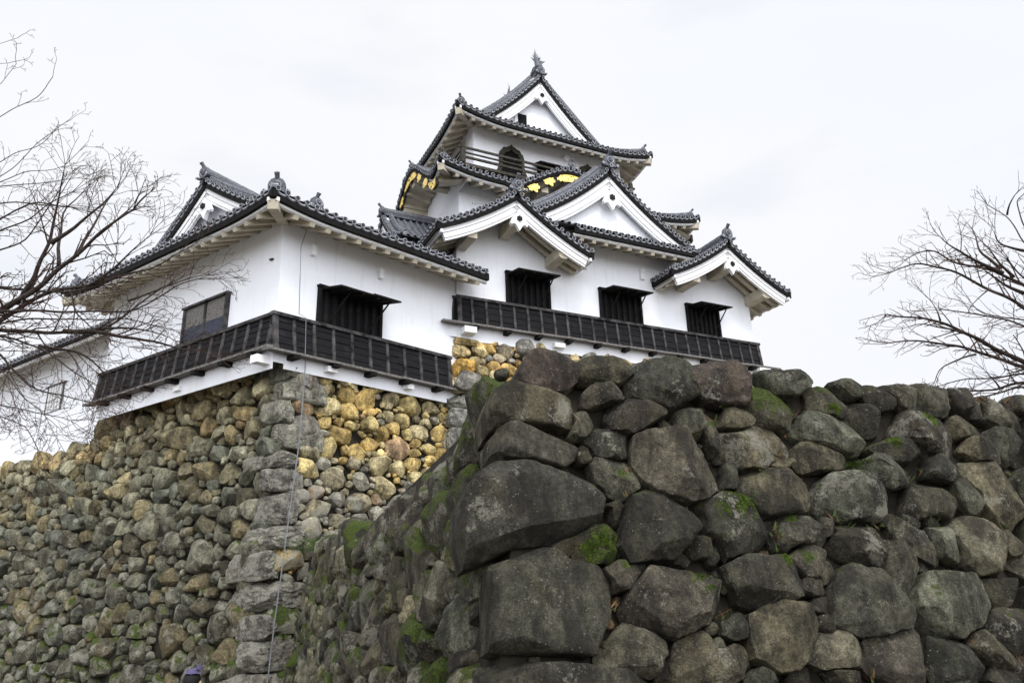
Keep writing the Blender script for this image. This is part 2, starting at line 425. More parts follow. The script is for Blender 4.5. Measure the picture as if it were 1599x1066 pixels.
def _ridge(mb,pts,w=.26,h=.34,r=.085):
    """stacked ridge: courses of flat tiles with pale joints, round tile on top; pts at the base"""
    P=np.array(pts,float); d=P[-1]-P[0]; d[2]=0; d/=np.linalg.norm(d); sd=np.cross(d,(0,0,1)); up=np.array([0,0,1.0])
    n=4
    for i in range(n):
        a=h*i/n; b=h*(i+1)/n-.022; ww=w*(1-.10*(i%2))/2*(1.12-.05*i)
        mb.sweep(P,sd,up,[(-ww,a),(ww,a),(ww,b),(-ww,b)],0)
        mb.sweep(P,sd,up,[(-ww+.02,b),(ww-.02,b),(ww-.02,b+.024),(-ww+.02,b+.024)],3 if i%2 else 0)
    L_=np.concatenate([[0],np.cumsum(np.linalg.norm(np.diff(P,axis=0),axis=1))]); m=max(2,int(L_[-1]/.35)); q=[];rad=[]
    for j in range(m):
        for t in (j+.02,j+.98):
            s=L_[-1]*t/m; q.append([np.interp(s,L_,P[:,k]) for k in range(3)]); rad.append(r*(1.07 if t%1<.5 else .95))
    q=np.array(q); q[:,2]+=h+.02
    mb.tube(q,rad,8,0)
GEG=[(0,.52),(.16,.36),(.36,.13),(.5,-.22),(.44,-.31),(.34,-.24),(.23,-.25),(.14,-.36),(.06,-.5),(0,-.6),(-.06,-.5),(-.14,-.36),(-.23,-.25),(-.34,-.24),(-.44,-.31),(-.5,-.22),(-.36,.13),(-.16,.36)]
def pendant(T,c,out,s,parent):
    """gable pendant with a six-petalled black boss"""
    mb=MB(T); c=np.array(c,float); out=np.array(out,float); sd=np.cross(out,(0,0,1)); sd/=np.linalg.norm(sd); up=np.array([0,0,1.0])
    mb.extrude([(x*s,y*s) for x,y in GEG],.13,lambda x,y,d:c+sd*x+up*y+out*d,0)
    ob=mb.build('gable_pendant',['trim'],parent,recalc=True)
    mf=MB(T)
    for k in range(6):
        a=math.pi/3*k+.5; q=c+sd*math.cos(a)*.105*s+up*(math.sin(a)*.105*s+.08*s)
        mf.lathe(q+out*.11,out,[(.055*s,0),(.055*s,.07),(.03*s,.085),(.001,.085)],8,0)
    mf.lathe(c+up*.08*s+out*.11,out,[(.06*s,0),(.06*s,.09),(.001,.10)],10,0)
    # flower stays a sub-part of the roof's gable
    mf.build('flower_boss',['flower'],parent,recalc=True)
    return ob
class Roof:
    """collects one roof's meshes and links them as parts / sub-parts"""
    def __init__(s,thing,name,T):
        s.thing=thing; s.name=name; s.T=T
        s.tile=MB(T); s.black=MB(T); s.white=MB(T); s.raf=MB(T); s.sof=MB(T); s.rid=MB(T); s.line=MB(T); s.rids=[]; s.rafs=[]
    def setT(s,T):
        for m in (s.tile,s.black,s.white,s.raf,s.sof,s.rid,s.line): m.T=T
        s.T=T
    def finish(s,label=None):
        o=s.tile.build(s.name,['tile','tilecap','tilerim'],s.thing,label=label)
        s.obj=o
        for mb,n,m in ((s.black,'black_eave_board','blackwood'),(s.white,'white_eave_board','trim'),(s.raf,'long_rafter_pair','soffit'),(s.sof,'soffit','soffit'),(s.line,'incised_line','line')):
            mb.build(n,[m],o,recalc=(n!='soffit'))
        for mb in s.rids: mb.build('ridge',['tile','tilecap','tilerim','mortar'],o)
        used=s.thing.__dict__.setdefault('nraf',0); rest=MB()
        for mb,vis in s.rafs:
            if vis and s.thing.nraf<98: mb.build('rafter',['soffit'],o); s.thing.nraf+=1
            else: rest.add(np.concatenate(mb.v),mb.f)
        q=rest.build('rafter_row',['soffit'],o)
        if q: q['kind']='stuff'
        return o
def mkG(run,rise,a):
    b=(rise-a*run)/(run*run)
    return lambda d:a*d+b*d*d
def cols(u0,u1,extra=(),n=40):
    L_=list(np.linspace(u0,u1,n+1))+list(extra)
    return sorted(L_)
def eave_side(rf,u0,u1,ze,G,dmax,lift=.35,Ls=2.6,hips=(True,True),drun=1.15,kara=None,caps=True,raf=True,breaks=(),trimrange=None,bh=.24,rows=8,sp=TSP,rafsp=.5,ribs=True,vis=True):
    """one side of a roof, in the frame (u,d,z) already set on rf"""
    def lf(u,d):
        z=0
        if hips[0]: z+=lift*max(0,1-(u-u0)/Ls)**2.2*max(0,1-d/Ls)**1.0
        if hips[1]: z+=lift*max(0,1-(u1-u)/Ls)**2.2*max(0,1-d/Ls)**1.0
        if kara: z+=kara(u)*max(0,1-d/2.6)**1.2
        return z
    def S(u,d): return (u,d,ze+G(d)+lf(u,d))
    ul=cols(u0,u1,breaks,n=max(24,int((u1-u0)/.25)))
    panel(rf.tile,S,ul,dmax,rows=rows,sp=sp,ribs=ribs)
    t0,t1=trimrange or (u0,u1)
    fn=lambda u:np.array(S(u,0)); dn=lambda u:(0,0,-1)
    if caps: edge_tiles(rf.tile,fn,t0,t1,(0,-1,0),sp=sp)
    boards(rf.black,rf.white,fn,t0,t1,(0,-1,0),dn,n=90,bh=bh)
    dm=lambda u:min(drun+.1,dmax(u) if dmax(u)<drun else drun+.1)
    if raf:
        soffit(rf.sof,S,ul,dm,drop=bh+.13)
        rafters(rf,S,t0+.1,t1-.1,dm,drop=bh+.12,sp=rafsp,vis=vis)
    return S
def hipridge(rf,Tglob,P0,P1,n=10,w=.2,h=.22,size=.55,out=None,orn=True,two=False):
    """ridge down a hip: from lower tip P0 to upper P1 given as list of pts (frame local)"""
    ridge(rf.rid,P0,w,h,.075)
def rake(rf,half,ze,G,out,yg,d0,d1,cx=0,bh=.22,wh=.42,white=True,tiles=True,sgns=(-1,1),wo=-.09,sp=TSP,lines=True,jut=0,r=.08):
    """verge trim on a gable in the plane y=yg of the frame (u lateral, y depth, z); out=(0,-1,0)"""
    out=np.array(out,float)
    for sg in sgns:
        def P(d): return np.array([cx+sg*(half-d),yg,ze+G(d)])
        def nrm(d):
            e=.02; t=P(d+e)-P(d-e); t/=np.linalg.norm(t)
            q=np.cross(t,out); q/=np.linalg.norm(q)
            return q if q[2]<0 else -q
        if tiles: edge_tiles(rf.tile,P,d0,d1-.04,out,dnf=nrm,sp=sp,r=r)
        boards(rf.black,None,P,d0-.02,d1,out,nrm,n=40,bh=bh)
        if white:
            us=np.linspace(d0+.12,d1,40); pts=np.array([P(u) for u in us]); dn=np.array([nrm(u) for u in us])
            b=bh-.01
            rf.white.sweep(pts,out,dn,[(wo,b),(wo,b+wh*.36),(wo-.14,b+wh*.36),(wo-.14,b)])
            rf.white.sweep(pts,out,dn,[(wo-.022,b+wh*.37),(wo-.022,b+wh*.80),(wo-.14,b+wh*.80),(wo-.14,b+wh*.37)])
            rf.white.sweep(pts,out,dn,[(wo-.045,b+wh*.81),(wo-.045,b+wh),(wo-.14,b+wh),(wo-.14,b+wh*.81)])
            rf.line.sweep(pts,out,dn,[(wo-.012,b+wh*.355),(wo-.012,b+wh*.385),(wo-.05,b+wh*.385),(wo-.05,b+wh*.355)])
            rf.line.sweep(pts,out,dn,[(wo-.034,b+wh*.795),(wo-.034,b+wh*.815),(wo-.07,b+wh*.815),(wo-.07,b+wh*.795)])
def gable_wall(T,cx,half,ze,G,yw,zbot,drop,parent,d0=0,name='gable_wall',mat='plaster'):
    mb=MB(T); n=24; V=[];F=[]
    ds=list(np.linspace(d0,half,n))
    top=[(cx-(half-d),yw,ze+G(d)-drop) for d in ds]+[(cx+(half-d),yw,ze+G(d)-drop) for d in ds[::-1][1:]]
    k=len(top)
    V=[(x,y,z) for x,y,z in top]+[(x,y,min(z-.02,zbot)) for x,y,z in top]
    V+=[(x,y+.12,z) for x,y,z in top]
    F=[(i,i+1,k+i+1,k+i) for i in range(k-1)]+[(i,i+1,2*k+i+1,2*k+i) for i in range(k-1)]
    mb.add(V,F); return mb.build(name,[mat],parent)
# ---------------------------------------------------------------- face helpers (walls, skirting, windows)
def skirt(T,u0,u1,parent,zt=0.0,zb=-.97,n=20,rows=4,ledge=(-.3,.3),t0=.07,t1=.16,endpost=True,bracket=1.1):
    """horizontal lapped boards with battens; frame (u,out,z)"""
    mb=MB(T); H=zt-zb
    for i in range(rows):
        a=zb+H*i/rows; b=zb+H*(i+1)/rows
        oa=t0+(t1-t0)*(1-(i)/rows)+.0; ob=t0+(t1-t0)*(1-(i+1)/rows)
        m=max(2,int((u1-u0)/1.9))
        us=np.linspace(u0,u1,m+1)
        for k in range(m):
            j=rnd.uniform(-.006,.006); q=rnd.uniform(-.004,.004)
            mb.hexa([(us[k]+.003,0,a),(us[k+1]-.003,0,a),(us[k+1]-.003,oa+.022+j,a+q),(us[k]+.003,oa+.022+j,a),(us[k]+.003,0,b),(us[k+1]-.003,0,b),(us[k+1]-.003,ob+.002+j,b+.012),(us[k]+.003,ob+.002+j,b+.012)])
    o=mb.build('lapped_board_skirting',['planks'],parent)
    mt=MB(T)
    for i in range(n+1):
        u=u0+(u1-u0)*i/n
        wd=.042 if 0<i<n else .07
        if i==0:u+=wd
        if i==n:u-=wd
        mt.hexa([(u-wd,t1-.02,zb+.02),(u+wd,t1-.02,zb+.02),(u+wd,t1+.06,zb+.02),(u-wd,t1+.06,zb+.02),(u-wd,t0-.02,zt-.04),(u+wd,t0-.02,zt-.04),(u+wd,t0+.05,zt-.04),(u-wd,t0+.05,zt-.04)])
    mt.build('batten_row',['batten'],o)
    mr=MB(T)
    mr.box(u0-.03,u1+.03,-.01,t0+.085,zt-.06,zt+.035)
    mr.build('top_rail',['batten'],o)
    ml=MB(T)
    L_=u1+ledge[1]-(u0+ledge[0]); m=max(1,int(L_/1.6)); 
    for k in range(m):
        a=u0+ledge[0]+L_*k/m; b=u0+ledge[0]+L_*(k+1)/m
        j=rnd.uniform(-.012,.012)
        ml.hexa([(a+.004,-.01,zb-.035),(b-.004,-.01,zb-.035),(b-.004,t1+.17+j,zb-.075+j),(a+.004,t1+.17+j,zb-.07),(a+.004,-.01,zb+.03),(b-.004,-.01,zb+.03),(b-.004,t1+.17+j,zb-.01+j),(a+.004,t1+.17+j,zb-.005)])
    ml.build('drip_board',['greywood'],o)
    k=max(2,int((u1-u0)/bracket))
    for i in range(k):
        u=u0+(i+.5)*(u1-u0)/k
        mk=MB(T); mk.box(u-.09,u+.09,-.01,t1+.19,zb-.19,zb-.072); mk.build('bracket',['blackwood'],o)
    return o
def open_window(T,u0,u1,z0,z1,parent,sh=.82,droop=.16,nbar=6,label=None,step=None):
    fr=MB(T); t=.085
    fr.box(u0-t,u0,-.02,.10,z0-.09,z1+.06); fr.box(u1,u1+t,-.02,.10,z0-.09,z1+.06)
    fr.box(u0-t-.02,u1+t+.02,-.02,.13,z1+.061,z1+.13); fr.box(u0-.0,u1+.0,-.02,.12,z0-.12,z0)
    o=fr.build('window',['blackwood'],parent,label=label)
    iv=MB(T); iv.box(u0,u1,-.02,.012,z0,z1+.06); iv.build('dark_opening',['void'],o)
    b=MB(T); wd=(u1-u0)/(nbar*2+1)
    for i in range(nbar):
        u=u0+wd*(2*i+1); b.box(u,u+wd*.85,.02,.075,z0,z1+.05)
    b.build('window_bars',['planks'],o)
    s=MB(T)
    def lid(a,b_,dz=0):
        s.hexa([(a,.10,z1-.01+dz),(b_,.10,z1-.01+dz),(b_,.10+sh,z1-droop+dz),(a,.10+sh,z1-droop+dz),(a,.10,z1+.04+dz),(b_,.10,z1+.04+dz),(b_,.10+sh,z1-droop+.05+dz),(a,.10+sh,z1-droop+.05+dz)])
    if step:
        m=(u0+u1)/2+.1; lid(u0-.02,m,.0); lid(m+.006,u1+.04,.035)
    else: lid(u0-.02,u1+.04)
    for k in range(4):
        uu=u0+(u1-u0)*(k+.5)/4
        s.beam((uu,.12,z1-.04),(uu,.08+sh,z1-droop-.025),.05,.05)
    s.build('propped_shutter',['blackwood'],o)
    for q in ((u0+(u1-u0)*.12),(u0+(u1-u0)*.78)):
        p=MB(T); p.beam((q,.10,z0+(z1-z0)*.05),(q+.22,.02+sh*.86,z1-droop*.9),.035,.035); p.build('shutter_prop',['blackwood'],o)
    return o
def block(T,name,parent,mat,*boxes,**k):
    mb=MB(T)
    for b in boxes: mb.box(*b)
    return mb.build(name,[mat],parent,**k)
# ================================================================ CASTLE KEEP
_kb=KA+6.4*KX+8*KY; 
keep=Thing('castle_keep','tall white three storey castle keep with curved tiled gables and gilded fittings','castle',(float(_kb[0]),float(_kb[1]),10.5))
KF=side(K,0,0,(1,0),(0,-1))      # front face: (u, out, z)
KL=side(K,0,0,(0,1),(-1,0))      # left face
WH=2.97; WR=1.78; WZ=1.93; WG=mkG(WH,WR,.40); WC=(1.76,10.98)
def wing_z(x):
    return max([WZ+WG(max(0,WH-abs(x-c)))-.40 for c in WC])
def f1top(x):
    z=3.12 if 3.5<x<9.3 else 0
    return max(z,wing_z(x))
mb=MB(K)
xs=sorted(set(list(np.linspace(0,12.84,90))+[3.5,3.501,9.299,9.3]))
top=[(x,0,f1top(x)) for x in xs]; k=len(top)
mb.add(top+[(x,0,-1.5) for x in xs],[(i,k+i,k+i+1,i+1) for i in range(k-1)])
mb.add([(0,0,-1.5),(0,11.5,-1.5),(0,11.5,1.75),(0,0,1.75)],[(0,3,2,1)])
mb.add([(12.84,0,-1.5),(12.84,11.5,-1.5),(12.84,11.5,1.75),(12.84,0,1.75)],[(0,1,2,3)])
mb.add([(0,11.5,-1.5),(12.84,11.5,-1.5),(12.84,11.5,1.75),(0,11.5,1.75)],[(0,1,2,3)])
w1=mb.build('first_storey_wall',['plaster'],keep)
mb=MB(K); mb.box(1.42,11.38,3.2,9.9,1.5,6.75); mb.build('second_storey_wall',['plaster'],keep)
mb=MB(K); mb.box(2.62,10.18,4.4,9.3,6.3,10.75); mb.build('third_storey_wall',['plaster'],keep)
skirt(KF,-.02,12.98,keep,n=25,ledge=(-.58,.80))
skirt(KL,.02,5,keep,n=9,ledge=(0,0))
block(KF,'base_plaster_band',keep,'plaster',(0.02,12.82,.0,.035,-1.5,-1.0),(-.42,0.015,.0,.03,-1.42,-1.02))
block(KF,'beam_end',keep,'trim',(.12,.55,.035,.40,-1.34,-1.13)); block(KF,'beam_end',keep,'trim',(3.55,3.95,.035,.24,-1.36,-1.2)); block(KF,'beam_end',keep,'trim',(12.55,13.1,.035,.45,-1.38,-1.12))
for a,b in ((1.9,3.46),(5.68,7.36),(9.62,11.06)):
    open_window(KF,a,b,.06,1.13,keep)
# plaster noses just under the eaves
for x in (5.05,7.6):
    mb=MB(KF); mb.tube([(x,0,2.28),(x,.14,2.26)],[.11,.09],10); mb.box(x-.09,x+.09,0,.1,1.92,2.3); mb.build('plaster_nose',['trim'],keep,recalc=True)
# ---- tier 1 roof: two gabled wings with a lean-to eave between them
r1=Roof(keep,'lower_tiled_roof',None)
G1=mkG(4.4,2.25,.42)
r1.setT(side(K,0,-1.2,(1,0),(0,1)))
eave_side(r1,3.4,9.35,2.93,G1,lambda u:4.4,hips=(False,False),trimrange=(4.05,9.35),rows=8)
def wing(rf,cx,sgn_outer):
    e0=side(K,cx-WH,0,(0,1),(1,0)); e1=side(K,cx+WH,0,(0,1),(-1,0))
    for T,outer in ((e0,sgn_outer<0),(e1,sgn_outer>0)):
        rf.setT(T); uend=11.5 if outer else 2.8
        eave_side(rf,-1.3,uend,WZ,WG,lambda u:WH+.02,lift=.0,hips=(False,False),trimrange=(-1.28,uend if outer else .0),raf=False)
        # soffit boards between verge and wall, long rafters parallel to the rake
        for q in ((-.62),(-.22)):
            pts=np.array([(q,d,WZ+WG(d)-.40) for d in np.linspace(.25,WH,14)])
            _m=MB(rf.T); _m.sweep(pts,(1,0,0),(0,0,-1),[(-.09,0),(.09,0),(.09,.13),(-.09,.13)]); rf.rafs.insert(0,(_m,True))
        V=[];F=[]
        ds=np.linspace(.05,WH,12)
        for d in ds: V+=[(-1.16,d,WZ+WG(d)-.33),(.05,d,WZ+WG(d)-.33)]
        rf.sof.add(V,[(2*i,2*i+1,2*i+3,2*i+2) for i in range(len(ds)-1)])
        if outer:
            S=lambda u,d:(u,d,WZ+WG(d))
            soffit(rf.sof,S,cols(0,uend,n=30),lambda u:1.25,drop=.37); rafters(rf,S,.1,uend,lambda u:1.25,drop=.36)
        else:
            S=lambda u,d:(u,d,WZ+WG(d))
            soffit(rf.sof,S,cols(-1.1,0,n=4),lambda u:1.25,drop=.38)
    rf.setT(side(K,0,-1.3,(1,0),(0,1)))
    rake(rf,WH,WZ,WG,(0,-1,0),0,0,WH,cx=cx,bh=.23,wh=.42,wo=-.12)
    ridge(rf,[(cx,y,WZ+WR+.0) for y in np.linspace(.12,4.4,12)],w=.24,h=.26)
for c,s_ in zip(WC,(-1,1)): wing(r1,c,s_)
o1=r1.finish()
for c in WC:
    T=side(K,0,-1.3,(1,0),(0,1))
    oni(T,(c,.02,WZ+WR+.03),(0,-1,0),.5,o1)
    pendant(T,(c,.10,WZ+WR-1.13),(0,-1,0),.66,o1)
    for q,zz,hh in ((0,WZ+WR-.98,.36),(-1.62,2.02,.40),(1.85,1.93,.42)):
        mb=MB(T); x=c+q
        if q>1: 
            pr=[(x-.2,zz-.16),(x-.1,zz-.22),(x+.1,zz-.22),(x+.2,zz-.12),(x+.2,zz+.2),(x-.2,zz+.2)]
        else: pr=[(x-.17,zz-hh/2),(x+.17,zz-hh/2),(x+.17,zz+hh/2),(x-.17,zz+hh/2)]
        mb.extrude(pr,1.08,lambda a,b,d:np.array([a,1.32-d,b-.10]),0)
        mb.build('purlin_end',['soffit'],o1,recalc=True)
# wing outer tips: little corner ornament line
# ---- centre chidori gable
CH=4.35; CZ=3.42; CRise=3.02; CG=mkG(CH,CRise,.40)
r2=Roof(keep,'large_centre_gable',None)
for sx,ax in ((6.4-CH,(1,0)),(6.4+CH,(-1,0))):
    r2.setT(side(K,sx,0,(0,1),ax))
    S=lambda u,d:(u,d,CZ+CG(d))
    panel(r2.tile,S,cols(-.2,3.3,n=10),lambda u:CH,rows=10)
r2.setT(side(K,0,-.2,(1,0),(0,1)))
rake(r2,CH,CZ,CG,(0,-1,0),0,.0,CH,cx=6.4,bh=.24,wh=.50,wo=-.10)
ridge(r2,[(6.4,y,CZ+CRise) for y in np.linspace(.1,3.4,10)],w=.28,h=.3)
for sg in (-1,1):
    ridge(r2,[(6.4+sg*(CH-d),.44,CZ+CG(d)+.03) for d in np.linspace(.35,CH-.12,20)],w=.2,h=.16,r=.085)
    ridge(r2,[(6.4+sg*(CH-d),.72,CZ+CG(d)+.02) for d in np.linspace(.9,CH-.12,20)],w=.26,h=.46,r=.09)
o2=r2.finish()
T=side(K,0,-.2,(1,0),(0,1))
gable_wall(T,6.4,CH,CZ,CG,.40,2.9,.55,o2)
oni(T,(6.4,.0,CZ+CRise+.04),(0,-1,0),.56,o2)
pendant(T,(6.4,.12,CZ+CRise-1.40),(0,-1,0),.82,o2)
# ---- left facing gable on the lower roof
r3=Roof(keep,'small_side_gable',None)
HH=2.3;HZ=3.75;HR=1.95;HG=mkG(HH,HR,.45);HX=-1.0;HY=5.7
for sy,ay in ((HY-HH,(0,1)),(HY+HH,(0,-1))):
    r3.setT(side(K,0,sy,(1,0),ay))
    panel(r3.tile,lambda u,d:(u,d,HZ+HG(d)),cols(HX,1.5,n=8),lambda u:HH,rows=8)
r3.setT(side(K,HX,0,(0,1),(1,0)))
rake(r3,HH,HZ,HG,(0,-1,0),0,0,HH,cx=HY,bh=.22,wh=.42)
ridge(r3,[(HY,y,HZ+HR) for y in np.linspace(.1,2.4,8)],w=.26,h=.28)
for sg in (-1,1): ridge(r3,[(HY+sg*(HH-d),.40,HZ+HG(d)+.03) for d in np.linspace(.3,HH-.12,12)],w=.2,h=.16,r=.075)
o3=r3.finish()
T=side(K,HX,0,(0,1),(1,0))
gable_wall(T,HY,HH,HZ,HG,.4,2.2,.5,o3)
oni(T,(HY,.0,HZ+HR+.03),(0,-1,0),.42,o3)
# ---- tier 2 hip roof with karahafu bows in the front and on both flanks
X0,X1,Y0,Y1=.12,12.66,2.0,11.1
G2=mkG(2.45,1.25,.42)
r4=Roof(keep,'middle_tiled_roof',None)
def bow(c,hw,rise):
    def f(u):
        t=abs(u-c)/hw
        if t>=1: return 0.0
        return rise*(0.5+0.5*math.cos(math.pi*t))**1.1 - .12*math.exp(-((t-.86)/.12)**2)
    return f
kf=bow(6.1,3.05,1.2); kl=bow(5.6,3.1,1.75)
def hipmax(u0,u1,top): return lambda u:min(top,u-u0,u1-u)
ZE2=6.34
r4.setT(side(K,0,Y0,(1,0),(0,1))); eave_side(r4,X0,X1,ZE2,G2,hipmax(X0,X1,2.5),kara=kf,lift=.40,Ls=2.8)
r4.setT(side(K,X0,0,(0,1),(1,0))); eave_side(r4,Y0,Y1,ZE2,G2,hipmax(Y0,Y1,2.5),kara=kl,lift=.40,Ls=2.8)
r4.setT(side(K,X1,0,(0,1),(-1,0))); eave_side(r4,Y0,Y1,ZE2,G2,hipmax(Y0,Y1,2.5),kara=kl,lift=.40,Ls=2.8)
r4.setT(side(K,0,Y1,(1,0),(0,-1))); eave_side(r4,X0,X1,ZE2,G2,hipmax(X0,X1,2.5),lift=.40,Ls=2.8,rows=5,vis=False)
def hipline(x,y,sx,sy,ze,G,top,lift,Ls,d0=.05):
    ds=np.linspace(d0,top,12)
    return [(x+sx*d,y+sy*d,ze+G(d)+lift*max(0,1-d/Ls)**3.2+.03) for d in ds]
r4.setT(K)
for x,sx in ((X0,1),(X1,-1)):
    for y,sy in ((Y0,1),(Y1,-1)):
        ridge(r4,hipline(x,y,sx,sy,ZE2,G2,2.45,.40,2.8,.28),w=.2,h=.17,r=.075)
        ds=[.12,1.5]; a=hipline(x,y,sx,sy,ZE2,G2,1.6,.40,2.8,.1)
        _cb=MB(r4.T); _cb.beam((a[0][0],a[0][1],a[0][2]-.50),(a[-1][0],a[-1][1],a[-1][2]-.62),.24,.26); r4.cb=getattr(r4,'cb',[])+[_cb]
# ridges of the bowed gables
r4.T=side(K,0,Y0,(1,0),(0,1)); ridge(r4,[(6.1,d,ZE2+1.2+G2(d)*.5-.05*d) for d in np.linspace(.15,2.3,8)],w=.24,h=.22)
r4.T=side(K,X0,0,(0,1),(1,0)); ridge(r4,[(5.6,d,ZE2+1.75+G2(d)*.2-.1*d) for d in np.linspace(.15,2.3,8)],w=.24,h=.22)
r4.T=side(K,X1,0,(0,1),(-1,0)); ridge(r4,[(5.6,d,ZE2+1.75+G2(d)*.2-.1*d) for d in np.linspace(.15,2.3,8)],w=.24,h=.22)
o4=r4.finish()
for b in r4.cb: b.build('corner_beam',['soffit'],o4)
TF2=side(K,0,Y0,(1,0),(0,1)); TL2=side(K,X0,0,(0,1),(1,0)); TR2=side(K,X1,0,(0,1),(-1,0))
oni(TF2,(6.1,.1,ZE2+1.2+.05),(0,-1,0),.38,o4)
oni(TL2,(5.6,.1,ZE2+1.75+.05),(0,-1,0),.34,o4); oni(TR2,(5.6,.1,ZE2+1.75+.05),(0,-1,0),.34,o4)
for x,sx in ((X0,1),(X1,-1)):
    for y,sy in ((Y0,1),(Y1,-1)):
        q=.28; oni(K,(x+sx*q,y+sy*q,ZE2+.40),(-sx,-sy,0),.36,o4)
GLEAF=[(-.5,-.12),(-.34,-.26),(-.2,-.2),(-.1,-.42),(0,-.5),(.1,-.42),(.2,-.2),(.34,-.26),(.5,-.12),(.42,.06),(.5,.22),(.3,.2),(.16,.42),(.06,.3),(-.06,.3),(-.16,.42),(-.3,.2),(-.5,.22),(-.42,.06)]
def karahafu(T,c,hw,f,ze,parent,dw=1.295):
    """black curved gable board with gilded plates under the bow"""
    mb=MB(T); us=np.linspace(c-hw*.98,c+hw*.98,60); P=np.array([(u,.0,ze+f(u)) for u in us])
    mb.sweep(P,(0,-1,0),(0,0,-1),[(-.10,.23),(-.10,.56),(-.20,.56),(-.20,.23)])
    o=mb.build('bowed_gable_board',['brownwood'],parent,recalc=True)
    def at(u): return np.array([u,.10,ze+f(u)-.40])
    for t,sz,kind in ((-.86,.45,1),(-.61,.30,0),(-.37,.30,0),(0,.9,2),(.37,.30,0),(.61,.30,0),(.86,.45,1)):
        u=c+t*hw; p=at(u); e=.05; tg=at(u+e)-at(u-e); ang=math.atan2(tg[2],tg[0]); ca,sa=math.cos(ang),math.sin(ang)
        g=MB(T)
        if kind:
            sg=-1 if t>0 else 1
            n=30; top=[];bot=[]
            L0=.62
            for i in range(n+1):
                q=i/n
                if kind==1: uu=u-sg*.30+sg*q*(L0*1.2); qq=q
                else: uu=u-.75+1.5*q; qq=abs(q-.5)*2
                pp=at(uu); hh=.165 if qq<.62 else .165*(1-(qq-.62)/.38*.75)*(1+.35*math.sin(qq*26))
                if kind==2: hh*=1.1
                top.append((uu,pp[2]+hh)); bot.append((uu,pp[2]-hh))
            ol=top+bot[::-1]
            g.extrude(ol,.025,lambda x,y,d:np.array([x,.10-d,y]),0)
            ob=g.build('gilded_end_plate',['gold'],o,recalc=True)
            hmb=MB(T)
            for k,(du,dz,rr) in enumerate(((.02,.06,.035),(.2,-.05,.05),(-.12,-.07,.03),(.34,.05,.03),(.12,.1,.025))):
                uu=u-sg*.1+sg*du; pp=at(uu)
                for a in range(4):
                    aa=a*math.pi/2; hmb.lathe((uu+math.cos(aa)*rr*.6,.072,pp[2]+dz+math.sin(aa)*rr*.6),(0,-1,0),[(rr*.5,0),(rr*.5,.006),(.001,.006)],6,0)
            hmb.build('pierced_pattern',['blackwood'],o)
        else:
            g.extrude([((x*ca-y*sa)*1.15*.5+p[0],(x*sa+y*ca)*.5*.95+p[2]) for x,y in GLEAF],.03,lambda x,y,d:np.array([x,.10-d,y]),0)
            g.build('gilded_leaf_plate',['gold'],o,recalc=True)
    # plaster arch and purlins behind
    a=MB(T); n=40; us=np.linspace(c-hw,c+hw,n)
    V=[]
    for u in us: V+=[(u,.25,ze+f(u)-.42),(u,1.25,ze+f(u)-.36+.25)]
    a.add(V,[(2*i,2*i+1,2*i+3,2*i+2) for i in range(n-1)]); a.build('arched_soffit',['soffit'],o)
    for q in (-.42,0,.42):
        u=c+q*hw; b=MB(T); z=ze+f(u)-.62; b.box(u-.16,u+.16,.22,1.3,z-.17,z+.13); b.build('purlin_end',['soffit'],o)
    m=MB(T); V=[];F=[]
    for u in us: V+=[(u,dw,ze+f(u)-.1),(u,dw,ze-.3)]
    m.add(V,[(2*i,2*i+1,2*i+3,2*i+2) for i in range(n-1)]); m.build('gable_wall',['plaster'],o)
karahafu(TF2,6.1,3.05,kf,ZE2,o4,1.195); karahafu(TL2,5.6,3.1,kl,ZE2,o4); karahafu(TR2,5.6,3.1,kl,ZE2,o4)
# ---- balcony rail and bell-shaped window on the third storey
def railing(T,u0,u1,parent,both=True):
    mb=MB(T)
    for z,h in ((.0,.10),(.24,.05),(.46,.09)):
        mb.box(u0-(.22 if z>.4 else 0),u1+(.22 if z>.4 else 0),-.035,.035,7.92+z,7.92+z+h)
    n=int((u1-u0)/2.6)
    for i in range(n+1):
        u=u0+(u1-u0)*i/n; mb.box(u-.05,u+.05,-.05,.05,7.72,8.38)
    for u in (u0,u1):
        mb.box(u-.08,u+.08,-.08,.08,7.7,8.58); mb.lathe((u,0,8.58),(0,0,1),[(.10,0),(.11,.05),(.07,.12),(.001,.14)],8,0)
    return mb
mb=railing(side(K,0,3.55,(1,0),(0,-1)),1.78,10.1,keep); ra=mb.build('balcony_railing',['brownwood'],keep)
mb=railing(side(K,1.78,0,(0,1),(-1,0)),3.66,9.9,keep); mb.build('balcony_railing',['brownwood'],keep)
mb=MB(K); mb.box(1.8,10.2,3.5,4.38,7.55,7.68); mb.box(1.7,2.6,4.39,9.9,7.55,7.68); mb.build('balcony_floor',['brownwood'],keep)
